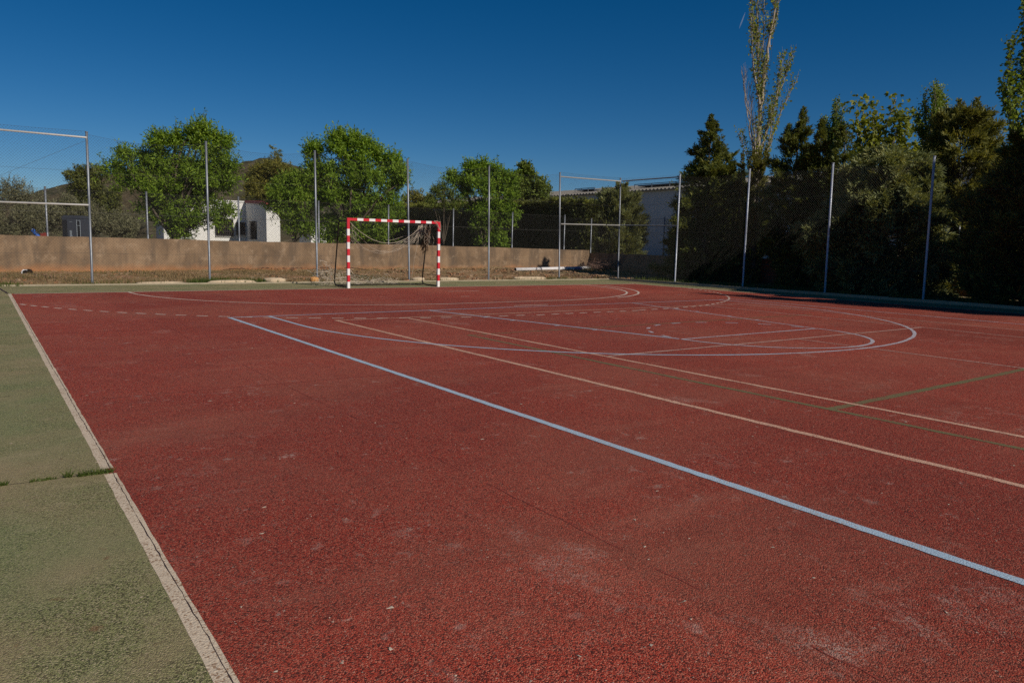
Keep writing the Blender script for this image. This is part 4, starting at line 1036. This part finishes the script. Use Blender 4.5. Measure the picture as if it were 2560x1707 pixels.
def plane_tree():
    r = np.random.default_rng(61); base = (19.23, -4.21, 0.)
    t = thing('plane_tree', 'big leaved plane tree rising loosely above the broad blue green cypress', 'plane tree', base)
    wood = MB(); lf = MB(); b = np.array(base)
    wood.tube([b, b+np.array([0,0,3.2])], [.13, .10], 9)
    ends = [(-1.0,7.2),(-.6,7.5),(-.15,7.0),(.1,7.4),(.45,7.5),(.7,6.9),(1.05,6.9),(1.15,6.5),(-.9,6.5),(.5,6.4),(1.6,5.9),(2.1,5.8),(2.5,5.6),(-1.0,5.6),(0,6.2),(1.3,5.6),(-.4,6.6),(1.9,5.5)]
    for u, z in ends:
        v = (r.random()-.5)*1.6; a = b+np.array([0,0,2.6+r.random()*1.2]); e = uvz(base, u, v, z)
        mid = uvz(base, u*.55, v*.55, 4.7+r.random()*.4); q = np.array([a, mid, (mid+e)/2+r.standard_normal(3)*.05, e]); wood.tube(q, [.05,.035,.02,.006], 6)
        m = 60; f = r.random(m)**.7
        P = mid+(e-mid)*(.1+.95*f)[:, None]+r.standard_normal((m, 3))*np.array([.22,.22,.16])
        for s_ in (-1, 0, 1):   # three lobes of one palmate leaf
            pass
        D = nrm(r.standard_normal((m, 3))+np.array([0,0,-.3])); Nn = nrm(r.standard_normal((m, 3))+np.array([0,0,1.]))
        L = .22*(.6+.7*r.random(m)); S = nrm(np.cross(D, Nn))
        for ang, k in ((0,1.), (.75,.8), (-.75,.8)):
            V, F = leaf_quads(P, nrm(D*math.cos(ang)+S*math.sin(ang)), Nn, L*k, L*.5); lf.add(V, F)
    child_at(wood.build('trunk', M['bark_pale'], t, True), t); child_at(lf.build('crown', [M['plane']], t), t)
plane_tree()

# ------------------------------------------------------------------ buildings
hs_ = thing('white_house', 'white house with a red roof edge and barred windows between the two almond trees', 'house', (4.8, 32.7, .4))
A = np.array([.998, -.063]); N_ = np.array([-.063, -.998]); K = np.array([4.82, 32.71]); hz = math.atan2(A[1], A[0])
def hb_(mb, u, n, z, su, sn, sz):   # box centred u along the front, n towards the viewer
    c = K+A*u+N_*n; mb.box((c[0], c[1], z), (su, sn, sz), hz); return mb
m_ = MB(); hb_(m_, -2.2, -2.0, 2.15, 6.1, 4.0, 3.5)
# wing coming forward: sloping top
w0, w1 = 0., .85
P = [K+A*w0+N_*.002, K+A*w1+N_*.002, K+A*w1+N_*5.7, K+A*w0+N_*5.7]
zt = [3.86, 3.86, 3.56, 3.56]
V = [(*p, .3) for p in P]+[(*p, z) for p, z in zip(P, zt)]
m_.add(V, [(4,5,6,7),(0,4,7,3),(3,7,6,2),(2,6,5,1),(1,5,4,0)])

child_at(m_.build('wall', M['white_house'], hs_), hs_)
m_ = MB(); V = [(*(K+A*-.06+N_*.1), 3.87), (*(K+A*.95+N_*.1), 3.87), (*(K+A*.95+N_*5.9), 3.56), (*(K+A*-.06+N_*5.9), 3.56)]
V += [(a, b, c+.16) for a, b, c in V]
m_.add(V, [(3,2,1,0),(4,5,6,7),(0,1,5,4),(1,2,6,5),(2,3,7,6),(3,0,4,7)])
child_at(m_.build('roof', M['roof_red'], hs_), hs_)
ob = thing('outbuilding', 'low white outbuilding glimpsed through the tree between the house and the goal', 'outbuilding', (10., 34., .4))
m_ = MB(); hb_(m_, 5.3, -2., 1.4, 1.2, 3., 2.2); child_at(m_.build('wall', M['white_house'], ob), ob)
m_ = MB(); hb_(m_, 5.3, -2., 2.55, 1.4, 3.2, .10); child_at(m_.build('roof', M['ware_roof'], ob), ob)
m_ = MB(); hb_(m_, -2.2, -2., 3.94, 6.2, 4.1, .09); child_at(m_.build('parapet', M['white_house'], hs_), hs_)
def window(u0, u1, z0, z1, on='A', bars=(9, 4)):
    if on == 'A': f = lambda mb, u, n, z, su, sn, sz: hb_(mb, u, n, z, su, sn, sz); off = .0
    else: f = lambda mb, u, n, z, su, sn, sz: hb_(mb, -n, u, z, sn, su, sz)
    m1 = MB(); f(m1, (u0+u1)/2, .015, (z0+z1)/2, u1-u0, .03, z1-z0)
    wo = child_at(m1.build('window', M['shutter'] if on == 'A' and u1 < -1 else M['glass'], hs_), hs_)
    m2 = MB()
    for k in range(bars[0]+1): f(m2, u0+(u1-u0)*k/bars[0], .10, (z0+z1)/2, .035, .03, z1-z0+.06)
    for k in range(bars[1]+1): f(m2, (u0+u1)/2, .135, z0+(z1-z0)*k/bars[1], u1-u0+.06, .03, .035)
    g = m2.build('grille', M['iron'], wo); g.location = (0, 0, 0)
    m3 = MB(); f(m3, (u0+u1)/2, .05, z0-.05, u1-u0+.1, .10, .05)
    s3 = m3.build('sill', M['white_house'], wo); s3.location = (0, 0, 0)
    return wo
window(-2.0, -.88, 1.58, 2.68); window(-.66, -.10, 1.68, 2.50, bars=(5, 3)); window(1.6, 3.1, 1.40, 2.55, 'B', (6, 3))

wh = thing('warehouse', 'grey windowless warehouse with a corrugated roof behind the conifers', 'warehouse', (44, 35, .4))
m_ = MB(); m_.box((44.5, 34., 3.4), (14, 90, 6.0)); child_at(m_.build('wall', M['ware'], wh), wh)
m_ = MB(); ys_ = np.arange(-11.5, 79.5, .11); k = len(ys_); zz = .05*np.sign(np.sin(np.arange(k)*PI/2+.1))
V = np.concatenate([np.column_stack([np.full(k, 37.2), ys_, 6.40+zz]), np.column_stack([np.full(k, 44.5), ys_, 7.6+zz]), np.column_stack([np.full(k, 37.2), ys_, 6.28+zz*.2])])
m_.add(V, [(i, i+1, k+i+1, k+i) for i in range(k-1)]+[(i+1, i, 2*k+i, 2*k+i+1) for i in range(k-1)])
child_at(m_.build('roof', M['ware_roof'], wh), wh)
for (ya, yb) in ((23.5, 30.), (35.5, 38.5)):
    m_ = MB(); m_.box((39.3, (ya+yb)/2, 7.14), (.06, yb-ya, .06)); m_.box((40.0, (ya+yb)/2, 7.02), (1.2, (yb-ya)*.9, .10))
    for q in np.linspace(ya, yb, 4): m_.box((39.3, q, 6.93), (.05, .05, .4))
    child_at(m_.build('roof_rail', M['galv'], wh), wh)

tl = thing('portable_toilet', 'dark grey portable toilet cabin above the wall on the left', 'portable toilet', (-5.3, 37.4, .4), rz=math.atan2(-.578, .816))
def lb(mb, x, y, z, sx, sy, sz, mi=0): return mb.box((x, y, z), (sx, sy, sz), 0, mi)
m_ = MB(); lb(m_, 0, .55, 1.05, 1.22, 1.1, 2.1); m_.build('cabin_body', M['cabin'], tl)
m_ = MB(); lb(m_, 0, .55, 2.16, 1.26, 1.14, .12); lb(m_, 0, .55, 2.255, 1.12, 1.0, .07); m_.build('cabin_roof', M['cabin'], tl)
m_ = MB(); lb(m_, -.45, -.012, 1.05, .30, .02, 1.9); lb(m_, .49, -.012, 1.05, .21, .02, 1.8); m_.build('side_panel', M['cabin_dark'], tl)
d_ = MB(); lb(d_, .04, -.015, 1.05, .62, .03, 1.95); d_ = d_.build('door', M['cabin'], tl)
for x_, z_, w_, h_ in ((-.09,1.05,.02,.5),(-.04,1.05,.02,.5),(.01,1.05,.02,.5),(0.,1.85,.18,.02)):
    lb(MB(), x_, -.035, z_, w_, .02, h_).build('door_vent', M['cabin_trim'], d_)
lb(MB(), 0., -.035, .92, .09, .02, .07).build('door_latch', M['cabin_trim'], d_)
m_ = MB(); lb(m_, .375, -.03, 1.05, .025, .03, 1.9); lb(m_, .49, -.03, 1.62, .22, .03, .025); lb(m_, .49, -.03, 1.96, .22, .03, .025); lb(m_, .60, -.03, 1.05, .02, .03, 1.9); m_.build('trim', M['cabin_trim'], tl)

sl_ = thing('playground_slide', 'bright blue playground slide peeping over the wall left of the portable toilet', 'slide', (-7.5, 36.2, .4), rz=math.atan2(-.578, .816))
m_ = MB()
m_.tube([(-.28,0,1.42),(-.05,0,1.20),(.35,0,.72),(.75,0,.25),(1.1,0,.12)], .13, 8); m_.build('chute', M['slide_blue'], sl_, True)
m_ = MB(); m_.box((-.45, .1, .85), (.5, .5, .08)); m_.box((.55,.1,.95), (.3,.2,.3)); m_.box((-.5,.1,.45), (.08,.08,.9)); m_.box((-.25,.3,.45), (.08,.08,.9)); m_.build('platform', M['slide_red'], sl_)

# hills far behind
prof = [(-260,8),(-120,10),(-60,12),(-20,14),(0,17),(9,21),(20,24),(33,29),(48,33),(65,36),(80,37),(94,38),(106,41),(114,43.5),(119,42.5),(124,40),(131,38),(139,35),(148,31),(158,25),(175,18),(210,11),(280,6),(400,2)]
hx = np.array([p[0] for p in prof], float); hh = np.array([p[1] for p in prof], float)
ux = np.linspace(-330, 300, 170); r_ = np.random.default_rng(5)
# ridge laid along the across axis about 400 m out
rows = [(-120,0.),(-90,.18),(-60,.42),(-30,.75),(0,1.),(50,.8),(120,.3)]
V = []
C0 = np.array([CAM[0], CAM[1]])+FW2*400
for dv_, k_ in rows:
    for u in ux:
        px = 14.26+(u+140)*0 # keep metres
        p = C0+RT2*u+FW2*dv_
        h = np.interp(p[0]+0., hx, hh)
        V.append((p[0], p[1], .3+h*k_+(r_.random()-.5)*1.1*k_))
n_ = len(ux)
F = [(j*n_+i, j*n_+i+1, (j+1)*n_+i+1, (j+1)*n_+i) for j in range(len(rows)-1) for i in range(n_-1)]
nh = NT('scrub hillside'); P = nh.pos()
c = nh.ramp(nh.noise(P, .22, 8., .75), [(.35, (.030,.036,.016)), (.5, (.075,.070,.038)), (.62, (.15,.125,.085)), (.75, (.24,.20,.15))])
c = nh.mix(nh.ramp(nh.noise(P, .03, 4.), [(.4, 0.), (.6, .5)]), c, (.13,.085,.045))
M['hill'] = nh.done(c, .95, nh.bump(nh.noise(P, .4, 6.), 1., 1.5), .1)
tag(MB().add(V, F).build('hills', M['hill'], smooth=True), kind='structure')

# short aeroplane trail high in the sky
nc = NT('thin vapour'); tb_ = nc.n('ShaderNodeBsdfTransparent'); db = nc.n('ShaderNodeBsdfDiffuse', i={'Color': (.9,.9,.9,1)})
mx = nc.n('ShaderNodeMixShader', i={0: .08, 1: tb_.outputs[0], 2: db.outputs[0]}); nc.t.links.new(mx.outputs[0], nc.out.inputs[0])
a_, b_2 = np.array([5062., 4069., 1754.]), np.array([5109., 4056., 1882.])
tag(MB().tube([a_+(b_2-a_)*t for t in np.linspace(0, 1, 6)], [1., 4., 5.5, 5., 3.5, 1.], 8).build('vapour_trail', nc.mat), kind='stuff')
